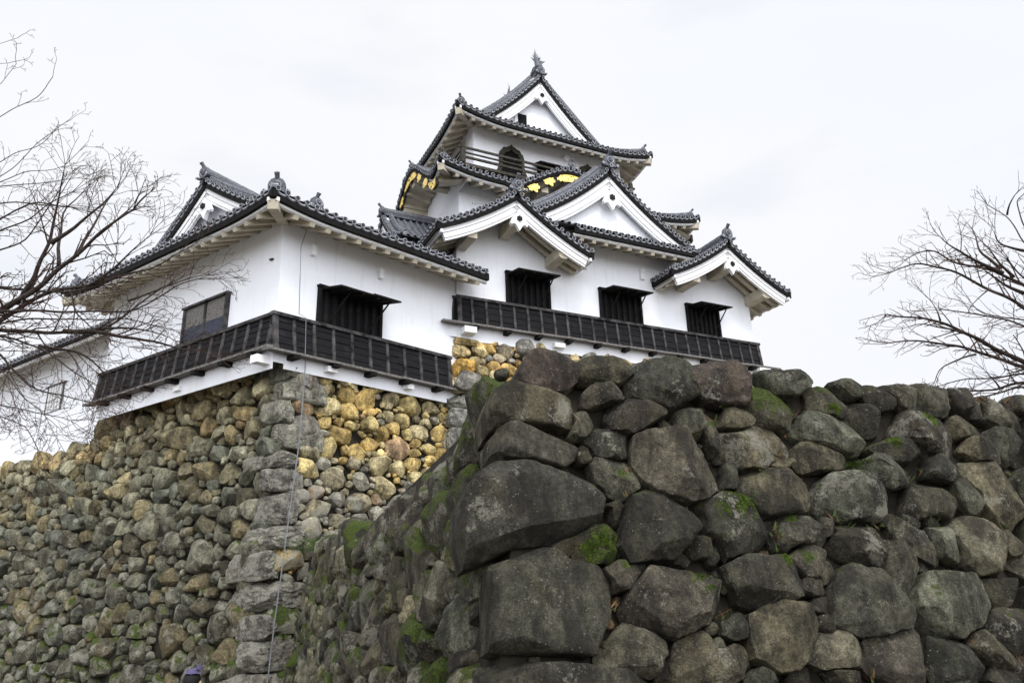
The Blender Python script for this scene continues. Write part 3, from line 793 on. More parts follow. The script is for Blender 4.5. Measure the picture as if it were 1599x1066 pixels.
def bellwin(T,c,z0,w,h,parent):
    pr=[(-.66,0),(-.56,.2),(-.53,.42),(-.54,.62),(-.49,.76),(-.42,.80),(-.36,.90),(-.24,.92),(-.14,.97),(-.05,1.0),(0,1.07)]
    out=[(x*w*1.0,z*h) for x,z in pr]; out=out+[(-x,z) for x,z in out[::-1][1:]]
    inn=[(x*.74,z*.82) for x,z in out]
    mb=MB(T); V=[(c+x,.10,z0+z) for x,z in out]+[(c+x,.10,z0+z) for x,z in inn]+[(c+x,-.01,z0+z) for x,z in out]+[(c+x,-.01,z0+z) for x,z in inn]
    k=len(out); F=[]
    for i in range(k-1): F+=[(i,i+1,k+i+1,k+i),(2*k+i,2*k+i+1,i+1,i),(k+i,k+i+1,3*k+i+1,3*k+i)]
    mb.add(V,F); o=mb.build('bell_shaped_window',['brownwood'],parent)
    v=MB(T); v.add([(c+x,.012,z0+z) for x,z in inn],[tuple(range(k))]); v.build('dark_opening',['void'],o)
    b=MB(T)
    for i in range(7):
        u=c-w*.33+w*.66*i/6; b.box(u-.02,u+.02,.02,.05,z0,z0+h*.72)
    for zz in (.45,.62): b.box(c-w*.34,c+w*.34,.025,.06,z0+h*zz,z0+h*zz+.04)
    b.build('window_lattice',['blackwood'],o)
TW3=side(K,0,4.4,(1,0),(0,-1))
bellwin(TW3,4.42,8.22,1.12,1.40,keep); bellwin(TW3,8.35,8.22,1.12,1.40,keep)
mb=MB(TW3); mb.hexa([(5.5,.02,9.0),(7.2,.02,9.0),(7.2,.75,8.72),(5.5,.75,8.72),(5.5,.02,9.06),(7.2,.02,9.06),(7.2,.75,8.78),(5.5,.75,8.78)])
for i in range(9): mb.beam((5.6+i*.19,.05,8.97),(5.6+i*.19,.8,8.69),.05,.05)
mb.build('small_door_canopy',['blackwood'],keep)
block(TW3,'doorway',keep,'void',(5.7,7.0,.0,.03,7.7,9.0))
for x in (7.2,): 
    mb=MB(TW3); mb.tube([(x,0,9.72),(x,.2,9.70)],[.15,.13],12); mb.build('plaster_nose',['trim'],keep,recalc=True)
mb=MB(side(K,0,3.2,(1,0),(0,-1))); mb.box(2.0,2.2,0,.06,5.62,5.74); mb.build('plaster_nose',['trim'],keep,recalc=True)
# ---- top irimoya roof
A0,A1,B0,B1=1.40,11.40,3.3,10.4; IN=1.55; AX=6.4; HW=5.0
ZE3=10.08; TR=4.42; G3=mkG(HW,TR,.46)
r5=Roof(keep,'top_hip_and_gable_roof',None)
r5.setT(side(K,0,B0,(1,0),(0,1))); eave_side(r5,A0,A1,ZE3,G3,hipmax(A0,A1,IN+.45),lift=.42,Ls=2.9)
r5.setT(side(K,0,B1,(1,0),(0,-1))); eave_side(r5,A0,A1,ZE3,G3,hipmax(A0,A1,IN+.45),lift=.42,Ls=2.9,rows=5,vis=False)
def iri(u0,u1):
    return lambda u:(min(u-u0,u1-u) if (u-u0<IN or u1-u<IN) else HW)
for xx,ax in ((A0,(1,0)),(A1,(-1,0))):
    r5.setT(side(K,xx,0,(0,1),ax)); eave_side(r5,B0,B1,ZE3,G3,iri(B0,B1),lift=.42,Ls=2.9,breaks=(B0+IN-.001,B0+IN+.001,B1-IN-.001,B1-IN+.001),rows=12)
r5.setT(side(K,0,B0,(1,0),(0,1))); rake(r5,HW,ZE3,G3,(0,-1,0),IN,IN-.2,HW,cx=AX,bh=.24,wh=.44,wo=-.10)
for sg in (-1,1):
    ridge(r5,[(AX+sg*(HW-d),IN+.42,ZE3+G3(d)+.03) for d in np.linspace(IN+.1,HW-.15,20)],w=.2,h=.16,r=.085)
    ridge(r5,[(AX+sg*(HW-d),IN+.72,ZE3+G3(d)+.02) for d in np.linspace(IN+.1,HW-.15,20)],w=.28,h=.5,r=.09)
r5.setT(side(K,0,B1,(1,0),(0,-1))); rake(r5,HW,ZE3,G3,(0,-1,0),IN,IN-.2,HW,cx=AX,bh=.24,wh=.44,tiles=False)
r5.setT(K)
ridge(r5,[(AX,y,ZE3+TR+.02) for y in np.linspace(B0+IN+.1,B1-IN-.1,12)],w=.34,h=.46,r=.10)
for x,sx in ((A0,1),(A1,-1)):
    for y,sy in ((B0,1),(B1,-1)):
        ridge(r5,hipline(x,y,sx,sy,ZE3,G3,IN+.3,.42,2.9,.26),w=.22,h=.19,r=.08)
        a=hipline(x,y,sx,sy,ZE3,G3,1.6,.42,2.9,.1)
        _cb=MB(r5.T); _cb.beam((a[0][0],a[0][1],a[0][2]-.50),(a[-1][0],a[-1][1],a[-1][2]-.62),.26,.28); r5.cb=getattr(r5,'cb',[])+[_cb]
o5=r5.finish()
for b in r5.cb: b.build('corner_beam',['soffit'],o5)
for x,sx in ((A0,1),(A1,-1)):
    for y,sy in ((B0,1),(B1,-1)): oni(K,(x+sx*.3,y+sy*.3,ZE3+.44),(-sx,-sy,0),.42,o5)
T5=side(K,0,B0,(1,0),(0,1)); TB5=side(K,0,B1,(1,0),(0,-1))
gable_wall(T5,AX,HW,ZE3,G3,IN+.45,10.7,.5,o5,d0=IN); gable_wall(TB5,AX,HW,ZE3,G3,IN+.45,10.7,.5,o5,d0=IN)
pendant(T5,(AX,IN+.12,ZE3+TR-1.28),(0,-1,0),.72,o5)
block(side(K,0,B0+IN+.45,(1,0),(0,-1)),'gable_vent_window',o5,'void',(5.28,5.74,.0,.02,11.62,12.25))
block(side(K,0,B0+IN+.45,(1,0),(0,-1)),'gable_vent_frame',o5,'trim',(5.12,5.27,.0,.05,11.5,12.3),(5.75,5.9,.0,.05,11.5,12.3))
oni(T5,(AX,IN+.0,ZE3+TR+.02),(0,-1,0),.46,o5,top=False)
# dolphin-like roof finial (tail up)
def shachi(T,c,d,parent):
    mb=MB(T); c=np.array(c,float); d=np.array(d,float); up=np.array([0,0,1.0])
    n=14; P=[];rx=[]
    for i in range(n):
        t=i/(n-1); P.append(c+d*(.26*math.cos(t*2.2)*(1-t*.35))+up*(.02+1.05*t)); rx.append(.19*(1-t)**.75+.022)
    mb.tube(P,rx,8,0,up=(1,0,0))
    # tail flukes, dorsal spikes and side fins
    tp=P[-1]
    for dx,dz,ln in ((.02,.42,.06),(-.14,.26,.05),(.16,.2,.05)):
        mb.add([tp-up*.16+d*.04,tp-up*.10-d*.05,tp+d*dx+up*dz,tp-up*.14+np.array([.05,0,0])],[(0,1,2),(1,3,2),(3,0,2),(0,3,1)])
    for i in range(2,n-2,2):
        p=P[i]; s=np.cross(d,up)
        mb.add([p+d*rx[i],p+d*(rx[i]+.14)+up*.16,p+d*rx[i]*.9+up*.14,p+d*rx[i]+s*.03+up*.06],[(0,1,2),(0,3,1),(3,2,1)])
    for sg in (-1,1):
        s=np.cross(d,up)*sg; p=P[3]; mb.add([p+s*.1,p+s*.42+up*.34,p+s*.1+up*.26,p+s*.14+up*.12-d*.06],[(0,1,2),(0,3,1),(3,2,1)])
        p=P[7]; mb.add([p+s*.05,p+s*.26+up*.3,p+s*.05+up*.2,p+s*.08+up*.1-d*.04],[(0,1,2),(0,3,1),(3,2,1)])
    mb.lathe(c+up*.05,d,[(.001,-.2),(.2,-.15),(.24,0),(.2,.22),(.1,.36),(.001,.38)],10,0)
    mb.box(c[0]-.22,c[0]+.22,c[1]-.2,c[1]+.2,c[2]-.12,c[2]+.03)
    mb.build('fish_finial',['tile'],parent,recalc=True)
shachi(T5,(AX,IN+.45,ZE3+TR+.44),(0,-1,0),o5); shachi(TB5,(AX,IN+.45,ZE3+TR+.44),(0,-1,0),o5)
# ================================================================ CORNER TURRET (left)
_tb=LB+3.2*LX+4.3*LY
tur=Thing('corner_turret','low white corner turret with hip-and-gable roof, left of the tall keep','turret',(float(_tb[0]),float(_tb[1]),8.4))
mb=MB(L); WT=3.0
mb.add([(0,0,-1.35),(6.9,0,-1.35),(6.9,8.6,-1.35),(0,8.6,-1.35),(0,0,WT),(6.9,0,WT),(6.9,8.6,WT),(0,8.6,WT)],[(0,1,5,4),(1,2,6,5),(2,3,7,6),(3,0,4,7)])
mb.build('plastered_wall',['plaster'],tur)
LR=side(L,0,0,(1,0),(0,-1)); LL=side(L,0,0,(0,1),(-1,0))
skirt(LR,-.16,5.98,tur,zb=-1.06,n=10,rows=5,ledge=(-.18,.05),t1=.17)
skirt(LL,-.10,8.66,tur,zb=-.97,n=16,rows=5,ledge=(-.1,.35),t1=.17)
block(LR,'base_plaster_band',tur,'plaster',(.3,5.9,0,.03,-1.5,-1.11)); block(LL,'base_plaster_band',tur,'plaster',(-.0,8.6,0,.03,-1.55,-1.05))
block(LL,'beam_end',tur,'trim',(.06,.34,.03,.42,-1.42,-1.20)); block(LL,'beam_end',tur,'trim',(4.0,4.3,.03,.14,-1.40,-1.27))
block(LR,'beam_end',tur,'trim',(1.5,1.8,.03,.22,-1.36,-1.2)); block(LR,'beam_end',tur,'trim',(4.2,4.45,.03,.22,-1.36,-1.22))
open_window(LR,1.27,3.27,.06,1.08,tur,nbar=7,sh=.8,droop=.14,step=True)
# closed double shutters on the left face
mb=MB(LL); mb.box(2.14,2.22,-.02,.12,-.02,1.16); mb.box(4.18,4.26,-.02,.12,-.02,1.16); mb.box(2.10,4.30,-.02,.15,1.161,1.23); mb.box(3.15,3.23,-.02,.10,.0,1.16)
wn=mb.build('window',['batten'],tur)
block(LL,'closed_shutter',wn,'greywood',(2.23,3.14,.0,.06,.52,1.16),(3.24,4.17,.0,.06,.52,1.16))
mt=mat_two('slate_blue_painted_board',(.028,.032,.05),(.05,.055,.08),6,.7); M['slateblue']=mt
block(LL,'painted_lower_board',wn,'slateblue',(2.23,3.14,.0,.075,0.04,.515),(3.24,4.17,.0,.075,0.04,.515))
for u,z in ((.92,2.25),(3.25,2.2)):
    mb=MB(LR); mb.box(u-.07,u+.07,0,.14,z-.22,z+.1); mb.tube([(u,0,z),(u,.16,z-.02)],[.09,.07],8); mb.build('plaster_nose',['trim'],tur,recalc=True)
block(LL,'wall_hook',tur,'batten',(.30,.42,.0,.07,1.72,1.76))
# roof
P0_,P1_,Q0,Q1=-1.22,6.55,-1.22,9.75; IT=1.5; HT=(Q1-Q0)/2; ZT=2.83
GT=mkG(HT,3.25,.38)
def LS(a):
    a=a.copy(); a[:,1]+=(.45+np.maximum(0,a[:,0]-.3)*.203)*np.clip((a[:,2]-3.2)/2.9,0,1.1)
    return L(a)
rt=Roof(tur,'hip_and_gable_roof',None)
rt.setT(side(LS,P0_,0,(0,1),(1,0))); eave_side(rt,Q0,Q1,ZT,GT,lambda u:min(IT+.45,u-Q0,Q1-u),lift=.22,Ls=2.4,sp=.30,rafsp=.5,bh=.27)
def irt(u): return (u-P0_) if u-P0_<IT else HT
for yy,ay in ((Q0,(0,1)),(Q1,(0,-1))):
    rt.setT(side(LS,0,yy,(1,0),ay)); eave_side(rt,P0_,P1_,ZT,GT,irt,lift=.22,Ls=2.4,hips=(True,False),breaks=(P0_+IT-.001,P0_+IT+.001),rows=12,sp=.30,bh=.27)
rt.setT(side(LS,P0_,0,(0,1),(1,0)))
cy=(Q0+Q1)/2
rake(rt,HT,ZT,GT,(0,-1,0),IT,IT-.15,HT,cx=cy,bh=.26,wh=.42,sp=.30)
for sg in (-1,1):
    ridge(rt,[(cy+sg*(HT-d),IT+.44,ZT+GT(d)+.03) for d in np.linspace(IT+.1,HT-.15,16)],w=.22,h=.12,r=.085)
ridge(rt,[(cy,y,ZT+3.25) for y in np.linspace(IT+.1,8.0,12)],w=.30,h=.36,r=.09)
rt.setT(LS)
for y,sy in ((Q0,1),(Q1,-1)):
    hl=hipline(P0_,y,1,sy,ZT,GT,IT+.3,.22,2.4,.22)
    ridge(rt,hl,w=.22,h=.2,r=.08)
    a=hipline(P0_,y,1,sy,ZT,GT,1.6,.22,2.4,.1)
    _cb=MB(rt.T); _cb.beam((a[0][0],a[0][1],a[0][2]-.50),(a[-1][0],a[-1][1],a[-1][2]-.62),.26,.28); rt.cb=getattr(rt,'cb',[])+[_cb]
ot=rt.finish()
for b in rt.cb: b.build('corner_beam',['soffit'],ot)
TG=side(LS,P0_,0,(0,1),(1,0))
gable_wall(TG,cy,HT,ZT,GT,IT+.42,3.3,.5,ot,d0=IT)
pendant(TG,(cy,IT+.12,ZT+3.25-1.15),(0,-1,0),.72,ot)
oni(TG,(cy,IT+.0,ZT+3.25+.04),(0,-1,0),.46,ot)
oni(L,(P0_+.32,Q0+.32,ZT+.24),(-1,-1,0),.50,ot); oni(L,(P0_+.32,Q1-.32,ZT+.26),(-1,1,0),.42,ot)
oni(side(LS,0,Q0,(1,0),(0,1)),(P0_+IT+.15,.42,ZT+.28),(0,-1,0),.42,ot)
ridge_mb=MB(side(LS,0,Q0,(1,0),(0,1))); ridge(ridge_mb,[(P0_+IT+.15,d,ZT+GT(d)+.02) for d in np.linspace(.5,HT-.4,14)],w=.2,h=.14,r=.08); ridge_mb.build('descending_ridge',['tile','tilecap','tilerim','mortar'],ot)
# ================================================================ LOW GALLERY (far left)
_gb=LB+3*LX+15*LY
gal=Thing('gallery_building','long low white gallery with one small barred window at far left behind branches','gallery',(float(_gb[0]),float(_gb[1]),7.4))
GO=2.0
mb=MB(L); mb.box(GO,GO+3.6,8.6,34,-3.2,2.88); mb.build('plastered_wall',['plaster'],gal)
rg=Roof(gal,'tiled_roof',None); GGr=mkG(2.8,1.5,.42)
rg.setT(side(L,GO-1.0,0,(0,1),(1,0))); eave_side(rg,9.0,34.5,2.72,GGr,lambda u:2.8,hips=(False,False),rafsp=.9,raf=False,sp=.3,bh=.2)
soffit(rg.sof,lambda u,d:(u,d,2.72+GGr(d)),cols(9,34.5,n=40),lambda u:1.05,drop=.32)
rg.setT(side(L,GO+4.6,0,(0,1),(-1,0))); eave_side(rg,9.0,34.5,2.72,GGr,lambda u:2.8,hips=(False,False),raf=False,sp=.6,bh=.2)
rg.setT(side(L,GO-1.0,0,(0,1),(1,0))); ridge(rg,[(u,2.8,4.2) for u in np.linspace(9,34.5,20)],w=.28,h=.25)
rg.finish()
LG=side(L,GO,0,(0,1),(-1,0))
mb=MB(LG); mb.box(15.75,15.82,0,.05,.42,1.5); mb.box(16.95,17.02,0,.05,.42,1.5); mb.box(15.6,17.15,0,.09,1.5,1.56)
wo=mb.build('window',['greywood'],gal); block(LG,'dark_opening',wo,'void',(15.82,16.95,0,.012,.42,1.5))
block(LG,'plastered_bar_row',wo,'trim',*[(15.9+i*.22,16.02+i*.22,.013,.05,.42,1.5) for i in range(5)])
# ---------------------------------------------------------------- stones
def rough_stone(poly,depth,front,nth=40,nph=18,seed=0,cuts=6,amp=.05,px=.42,tilt=.12,lo=.66,nz=1.0):
    """poly: array of r(theta) for nth angles (metres) -> closed rock in (u,v,w), w outward.
    front: bulge outward, depth: extent inward"""
    rr=np.asarray(poly); th=np.linspace(0,2*math.pi,len(rr),endpoint=False)
    r=random.Random(seed)
    phs=[math.pi*(i+.0)/(nph) for i in range(1,nph)]
    V=[(0,0,front)]
    for ph in phs:
        s=math.sin(ph); rho=s**px; c=math.cos(ph)
        h=(front if c>0 else depth)*(1 if c>0 else -1)*abs(c)**.62
        rad=rr*rho
        V+=list(zip(rad*np.cos(th),rad*np.sin(th),np.full(len(rr),h)))
    V.append((0,0,-depth)); V=np.array(V,float)
    size=rr.mean()
    # tilt the face a little so every stone catches the light differently
    V[:,2]+=np.where(V[:,2]>0,(V[:,0]*r.gauss(0,tilt)+V[:,1]*r.gauss(0,tilt)),0)
    # chisel flat facets
    for k in range(cuts):
        a=r.uniform(0,2*math.pi); w_=r.uniform(.25,2.4)
        n=np.array([math.cos(a),math.sin(a),w_]); n/=np.linalg.norm(n)
        dt=V@n; m=dt.max()*r.uniform(lo,.94); over=dt-m
        V=V-np.outer(np.maximum(over,0)*.97,n)
    off=Vector((r.uniform(-50,50),r.uniform(-50,50),r.uniform(-50,50)))
    f=1.0/size; fo=2 if nth<30 else 4
    for i in range(len(V)):
        p=Vector(V[i])
        q=noise.fractal(p*f*1.1+off,.8,2.1,2)*.8-(abs(noise.noise(p*f*2.3+off))-.2)*.9+noise.fractal(p*f*5+off,.6,2.2,fo)*.38
        n=p.normalized() if p.length>1e-6 else Vector((0,0,1))
        V[i]+=np.array(n)*q*amp*nz*size
    F=[];n=len(rr)
    F+=[(0,1+j,1+(j+1)%n) for j in range(n)]
    K_=len(phs)
    for i in range(K_-1):
        for j in range(n):
            a=1+i*n+j;b=1+i*n+(j+1)%n
            F.append((a,a+n,b+n,b))
    e=1+K_*n
    F+=[(e,1+(K_-1)*n+(j+1)%n,1+(K_-1)*n+j) for j in range(n)]
    return V,F
def in_poly(P,poly):
    x,y=P[:,0],P[:,1]; ins=np.zeros(len(P),bool); n=len(poly)
    for i in range(n):
        x0,y0=poly[i];x1,y1=poly[(i+1)%n]
        c=((y0>y)!=(y1>y))&(x<(x1-x0)*(y-y0)/((y1-y0) or 1e-9)+x0); ins^=c
    return ins
def poly_radii(poly,nth,shrink=.985):
    P=np.array(poly,float); n=len(P)
    A=0;cx=0;cy=0
    for i in range(n):
        x0,y0=P[i];x1,y1=P[(i+1)%n];c=x0*y1-x1*y0;A+=c;cx+=(x0+x1)*c;cy+=(y0+y1)*c
    c=np.array([cx/(3*A),cy/(3*A)])
    out=[]
    for k in range(nth):
        t=2*math.pi*k/nth; d=np.array([math.cos(t),math.sin(t)]); best=.01
        for i in range(n):
            a=P[i]-c;b=P[(i+1)%n]-c; e=b-a; den=d[0]*e[1]-d[1]*e[0]
            if abs(den)<1e-9: continue
            s=(a[0]*e[1]-a[1]*e[0])/den; q=(a[0]*d[1]-a[1]*d[0])/den
            if s>0 and -1e-6<=q<=1+1e-6: best=max(best,s)
        out.append(best*shrink)
    return c,np.array(out)
def compete(ell,polys,nth,grow=1.22,steps=26,gap=.985,bound=None,chips=4):
    """outlines r(theta) of super-ellipses growing until they touch a neighbour"""
    E=np.array(ell,float); res=[]
    C=E[:,:2]; big=np.maximum(E[:,2],E[:,3])
    ca=np.cos(np.radians(E[:,4]));sa=np.sin(np.radians(E[:,4]))
    th=np.linspace(0,2*math.pi,nth,endpoint=False); rs=np.linspace(.45,grow,steps)
    polb=[(np.min(p,0),np.max(p,0)) for p in polys]
    def dist(j,P):
        dx=P[...,0]-C[j,0];dy=P[...,1]-C[j,1]
        a=np.abs((dx*ca[j]+dy*sa[j])/E[j,2]);b=np.abs((-dx*sa[j]+dy*ca[j])/E[j,3])
        return (a**3.2+b**3.2)**(1/3.2)
    for i in range(len(E)):
        near=[j for j in range(len(E)) if j!=i and np.hypot(*(C[j]-C[i]))<(big[i]+big[j])*grow] if len(E)<400 else [j for j in np.where(np.hypot(C[:,0]-C[i,0],C[:,1]-C[i,1])<(big[i]+big)*grow)[0] if j!=i]
        # unit radius in each direction
        c,s=np.cos(th),np.sin(th)
        a=np.abs((c*ca[i]+s*sa[i])/E[i,2]);b=np.abs((-c*sa[i]+s*ca[i])/E[i,3]); ur=1/((a**3.2+b**3.2)**(1/3.2))
        Rm=ur[:,None]*rs[None,:]; P=np.stack([C[i,0]+Rm*c[:,None],C[i,1]+Rm*s[:,None]],-1)
        ok=np.ones(Rm.shape,bool)
        for j in near: ok&=dist(j,P)>=rs[None,:]*1.0
        for p,(lo,hi) in zip(polys,polb):
            if (C[i]+big[i]*1.5>lo).all() and (C[i]-big[i]*1.5<hi).all():
                ok&=~in_poly(P.reshape(-1,2),p).reshape(ok.shape)
        if bound is not None: ok&=bound(P)
        okc=np.cumprod(ok,1); idx=np.maximum(okc.sum(1)-1,0); r=Rm[np.arange(nth),idx]
        # chip the outline into straight edges
        r=(r*2+np.roll(r,1)*.5+np.roll(r,-1)*.5)/3
        rc=random.Random(i*13+len(E))
        for k in range(chips):
            tk=rc.uniform(0,2*math.pi); dk=float(np.interp(tk,th,r,period=2*math.pi))*rc.uniform(.87,1.0)
            cc=np.cos(th-tk); r=np.where(cc>.15,np.minimum(r,dk/np.maximum(cc,.15)),r)
        res.append(r*gap)
    return C,res
def darts(x0,x1,y0,y1,sizes,inside,asp=(1.0,1.9),rs=None,tries=30,exist=None,k=.86):
    """random packing of flat-lying stones, biggest first; sizes: list of (half height, count tries)"""
    rs=rs or random.Random(3); out=[] if exist is None else list(exist); new=[]
    for hh,cnt in sizes:
        for _ in range(cnt):
            h=hh*rs.uniform(.8,1.2); a=rs.uniform(*asp); w_=h*a
            x=rs.uniform(x0,x1);y=rs.uniform(y0,y1)
            if not inside(x,y): continue
            if out:
                A=np.array([o[:4] for o in out]) if len(out)!=getattr(darts,'n',-1) or darts.id!=id(out) else darts.A
                darts.A=A; darts.n=len(out); darts.id=id(out)
                dx=np.abs(A[:,0]-x)/(A[:,2]+w_);dy=np.abs(A[:,1]-y)/(A[:,3]+h)
                if ((dx**2.4+dy**2.4)<k**2.4).any(): continue
            e=(x,y,w_,h,rs.gauss(0,14)); out.append(e); new.append(e)
    return new
class Face:
    """battered masonry face: P(s,t)+n*w ; t is distance up the face from the reference point"""
    def __init__(s,P0,az,b):
        s.P0=np.array(P0,float); s.X=D(az); n=np.cross(s.X,UZ)
        if n@(np.array([0,0,1.7])-s.P0)<0: n=-n
        s.nh=n; s.T=(UZ-n*b)/math.sqrt(1+b*b); s.N=(n+UZ*b)/math.sqrt(1+b*b)
    def __call__(s,A):
        return s.P0+A[:,0:1]*s.X+A[:,1:2]*s.T+A[:,2:3]*s.N
def jit(c,a,r):
    k=1+r.uniform(-a,a); return tuple(x*k for x in c)
class StoneSet:
    def __init__(s): s.mb=MB(); s.col=[]; s.ext=[]
    def add(s,V,F,col,ext):
        s.mb.add(V,F); s.col+= [(*col,1)]*len(V); s.ext+=[(*ext,0,1)]*len(V)
    def build(s,name,mat,parent,label=None,sharp=24): 
        return s.mb.build(name,[mat],parent,smooth=True,angle=R(sharp),col=s.col,ext=s.ext,label=label)
# ================================================================ RUBBLE BASE UNDER THE TURRET
TC=np.array([-6.05666829,20.43870273,8.64122639])
trb=Thing('turret_stone_base','tall battered wall of small mixed rubble stones under the corner turret','stone wall',(float(TC[0]),float(TC[1]),0))
FR=Face(TC,44,.1); FL=Face(TC,145.5,.1)
def earth_core(pts,name,parent,mat='earth'):
    """pts: bottom loop and top loop corner lists"""
    n=len(pts)//2; mb=MB(); mb.add(pts,[tuple(range(n))[::-1],tuple(range(n,2*n))]+[(i,(i+1)%n,n+(i+1)%n,n+i) for i in range(n)]); return mb.build(name,[mat],parent)
QY=[(.15,-.55,.35),(-.49,-1.14,.95),(-1.12,-1.75,.55),(-1.77,-2.45,.75),(-2.51,-2.98,.9),(-2.98,-3.6,.85),(-3.6,-4.4,.8),(-4.42,-5.02,1.2),(-5.04,-5.74,.9),(-5.76,-6.5,1.35),(-6.52,-7.1,1.0),(-7.12,-7.8,1.2),(-7.8,-8.6,1.0)]
# each quoin block: box with rounded edges in the oblique frame (right face, left face, up)
def quoin(P,X,Y,Z,a,b,h,seed,n=9,amp=.03,e=7,skew=.0,cut=7,lo=.72):
    """block spanning a along X, b along Y, h along Z from the corner P (top)"""
    V=[];F=[];idx={}
    g=np.linspace(-1,1,n)
    def put(x,y,z):
        k=(round(x,5),round(y,5),round(z,5))
        if k in idx: return idx[k]
        m=(abs(x)**e+abs(y)**e+abs(z)**e)**(1/e); idx[k]=len(V); V.append((x/m,y/m,z/m)); return idx[k]
    for ax in range(3):
        for sg in (-1,1):
            for i in range(n-1):
                for j in range(n-1):
                    q=[]
                    for (u,v) in ((g[i],g[j]),(g[i+1],g[j]),(g[i+1],g[j+1]),(g[i],g[j+1])):
                        c=[0,0,0]; c[ax]=sg; c[(ax+1)%3]=u; c[(ax+2)%3]=v; q.append(put(*c))
                    F.append(tuple(q if sg>0 else q[::-1]))
    V=np.array(V); r=random.Random(seed)
    for k in range(cut):
        nrm=np.array([r.uniform(-1,.6),r.uniform(-1,.6),r.uniform(-.8,.8)]); nrm/=np.linalg.norm(nrm)
        dt=V@nrm; m=dt.max()*r.uniform(lo,.95); V=V-np.outer(np.maximum(dt-m,0)*.95,nrm)
    off=Vector((r.uniform(-50,50),)*3)
    for i in range(len(V)):
        p=Vector(V[i]); V[i]+=np.array(p.normalized())*(noise.fractal(p*1.6+off,.7,2.1,4)*.8-(abs(noise.noise(p*3.0+off))-.2)*.7+noise.fractal(p*7+off,.6,2.1,2)*.25)*amp*2.2
    W=P+(V[:,0:1]+1)/2*a*X+(V[:,1:2]+1)/2*b*Y-(1-(V[:,2:3]+1)/2)*h*Z
    sk=(V[:,2:3])*skew*X*.5
    return W+sk,F
ZL=(FR.T*0+UZ)
ridgeline=lambda t: TC+np.array([0,0,t])+ _rv*(-t)
_n1=FR.nh[:2];_n2=FL.nh[:2]; _v=np.linalg.solve(np.array([_n1,_n2]),[.1,.1]); _rv=np.array([_v[0],_v[1],0])
QG=(.205,.20,.16)
qz=[]
for i,(z1,z0,ln) in enumerate(QY):
    long_right=i%2==1
    a=(1.05 if long_right else .52)*(1+.25*math.sin(i*2.3)); b=(.60 if long_right else 1.2)*(1+.28*math.sin(i*1.7+1))
    if i in (7,9): b=1.5
    P=ridgeline(z1)-D(44)*.03-D(145.5)*.03+UZ*.0
    W,F=quoin(P-D(44)*(.02+.05*(i%3))-D(145.5)*(.02+.04*((i+1)%3)),D(44)+UZ*.03*math.sin(i*4.1),D(145.5)+UZ*.04*math.sin(i*2.9),UZ,a+.05,b+.05,(z1-z0)*.985,i+5,n=28,amp=.048,e=8,cut=8,lo=.76)
    # lean with the batter
    W=W+_rv*np.clip((P[2]-W[:,2:3]),0,None)*.6
    st=StoneSet(); st.add(W,F,jit(QG if i<4 else (.155,.148,.125),.1,rnd),(.30+.07*i if i<6 else .78,.34))
    st.build('corner_stone','rubble',trb)
    qz.append((z1,z0,a,b))
def quoin_w(z,which):
    for z1,z0,a,b in qz:
        if z0<=z<=z1: return (a if which==0 else b)
    return .5
def ltop(s): # top of the left face by distance from the corner
    return 0.14 if s<9.35 else -.90+.10*math.sin(s*1.3)
kL=float(_rv@FL.X); kR=float(_rv@FR.X)
def inside_L(x,y): return x>kL*(-y)+quoin_w(y,1)+.06 and y<ltop(x)-.10
def inside_R(x,y): return x>kR*(-y)+quoin_w(y,0)+.04 and y<.02
def rubble_face(face,ell,colf,seed,name,parent,bound=None,nth=20,nph=12,exf=None,front=.5,amp=.085):
    C,rad=compete(ell,[],nth,grow=1.9,steps=30,gap=1.0,bound=bound,chips=6)
    r=random.Random(seed); st=StoneSet()
    for i,(c,q) in enumerate(zip(C,rad)):
        s=float(np.mean(q)); hh=ell[i][3]
        V,F=rough_stone(q*1.06,s*1.0,s*front*r.uniform(.8,1.3),nth,nph,seed*1000+i,cuts=13,amp=amp,px=.18,tilt=.28,lo=.58,nz=.55)
        V[:,0]+=c[0];V[:,1]+=c[1]; V[:,2]+=r.uniform(-.035,.035)-.03
        st.add(face(V),F,colf(c[0],c[1],r,s),exf(c[0],c[1],r))
    return st.build(name,'rubble',parent)
rsL=random.Random(21)
eL=[(9.10,-.38,.34,.36,0)]
for px in ((6.9,-.50,.42,.26,12),(12.0,-1.25,.40,.26,10),(4.6,-1.42,.75,.36,4),(2.0,-.62,.50,.26,10),(5.2,-4.0,.50,.40,0),(2.6,-5.0,.62,.40,0),(3.2,-7.1,.72,.40,0),(6.4,-6.6,.48,.36,10),(3.6,-3.0,.3,.26,0),(2.0,-6.3,.4,.26,20)): eL.append(px)
eL+=darts(-1.2,19.0,-8.95,0,[(.26,260),(.195,4000),(.14,8000),(.09,9000)],inside_L,asp=(1.15,2.15),rs=rsL,exist=eL,k=.93)
def colL(x,y,r,s):
    t=min(1,max(0,(-y-.2)/4.2))
    top=np.array((.30,.265,.16)); mid=np.array((.205,.200,.140)); low=np.array((.128,.124,.090))
    c=top+(mid-top)*min(1,t*2.2) if t<.45 else mid+(low-mid)*((t-.45)/.55)
    k=r.random()
    if y>-1.7 and k<.22: c=np.array((.34,.26,.13))
    elif k<.16: c=c*np.array((.80,.86,.92))
    elif k<.30: c=c*np.array((1.15,1.0,.78))
    elif k<.42: c=c*np.array((.74,.68,.60))
    elif k<.50: c=c*1.35
    return tuple(np.clip(c*r.uniform(.72,1.25),0,.6))
def extL(x,y,r):
    t=min(1,max(0,(-y-1.0)/5.5)); return (.10+.55*t+r.uniform(-.12,.12), .26+.36*min(1,max(0,-y-3)/4)+r.uniform(-.1,.1))
rubble_face(FL,eL,colL,4,'left_rubble_facing',trb,exf=extL)
rsR=random.Random(22)
eR=[]
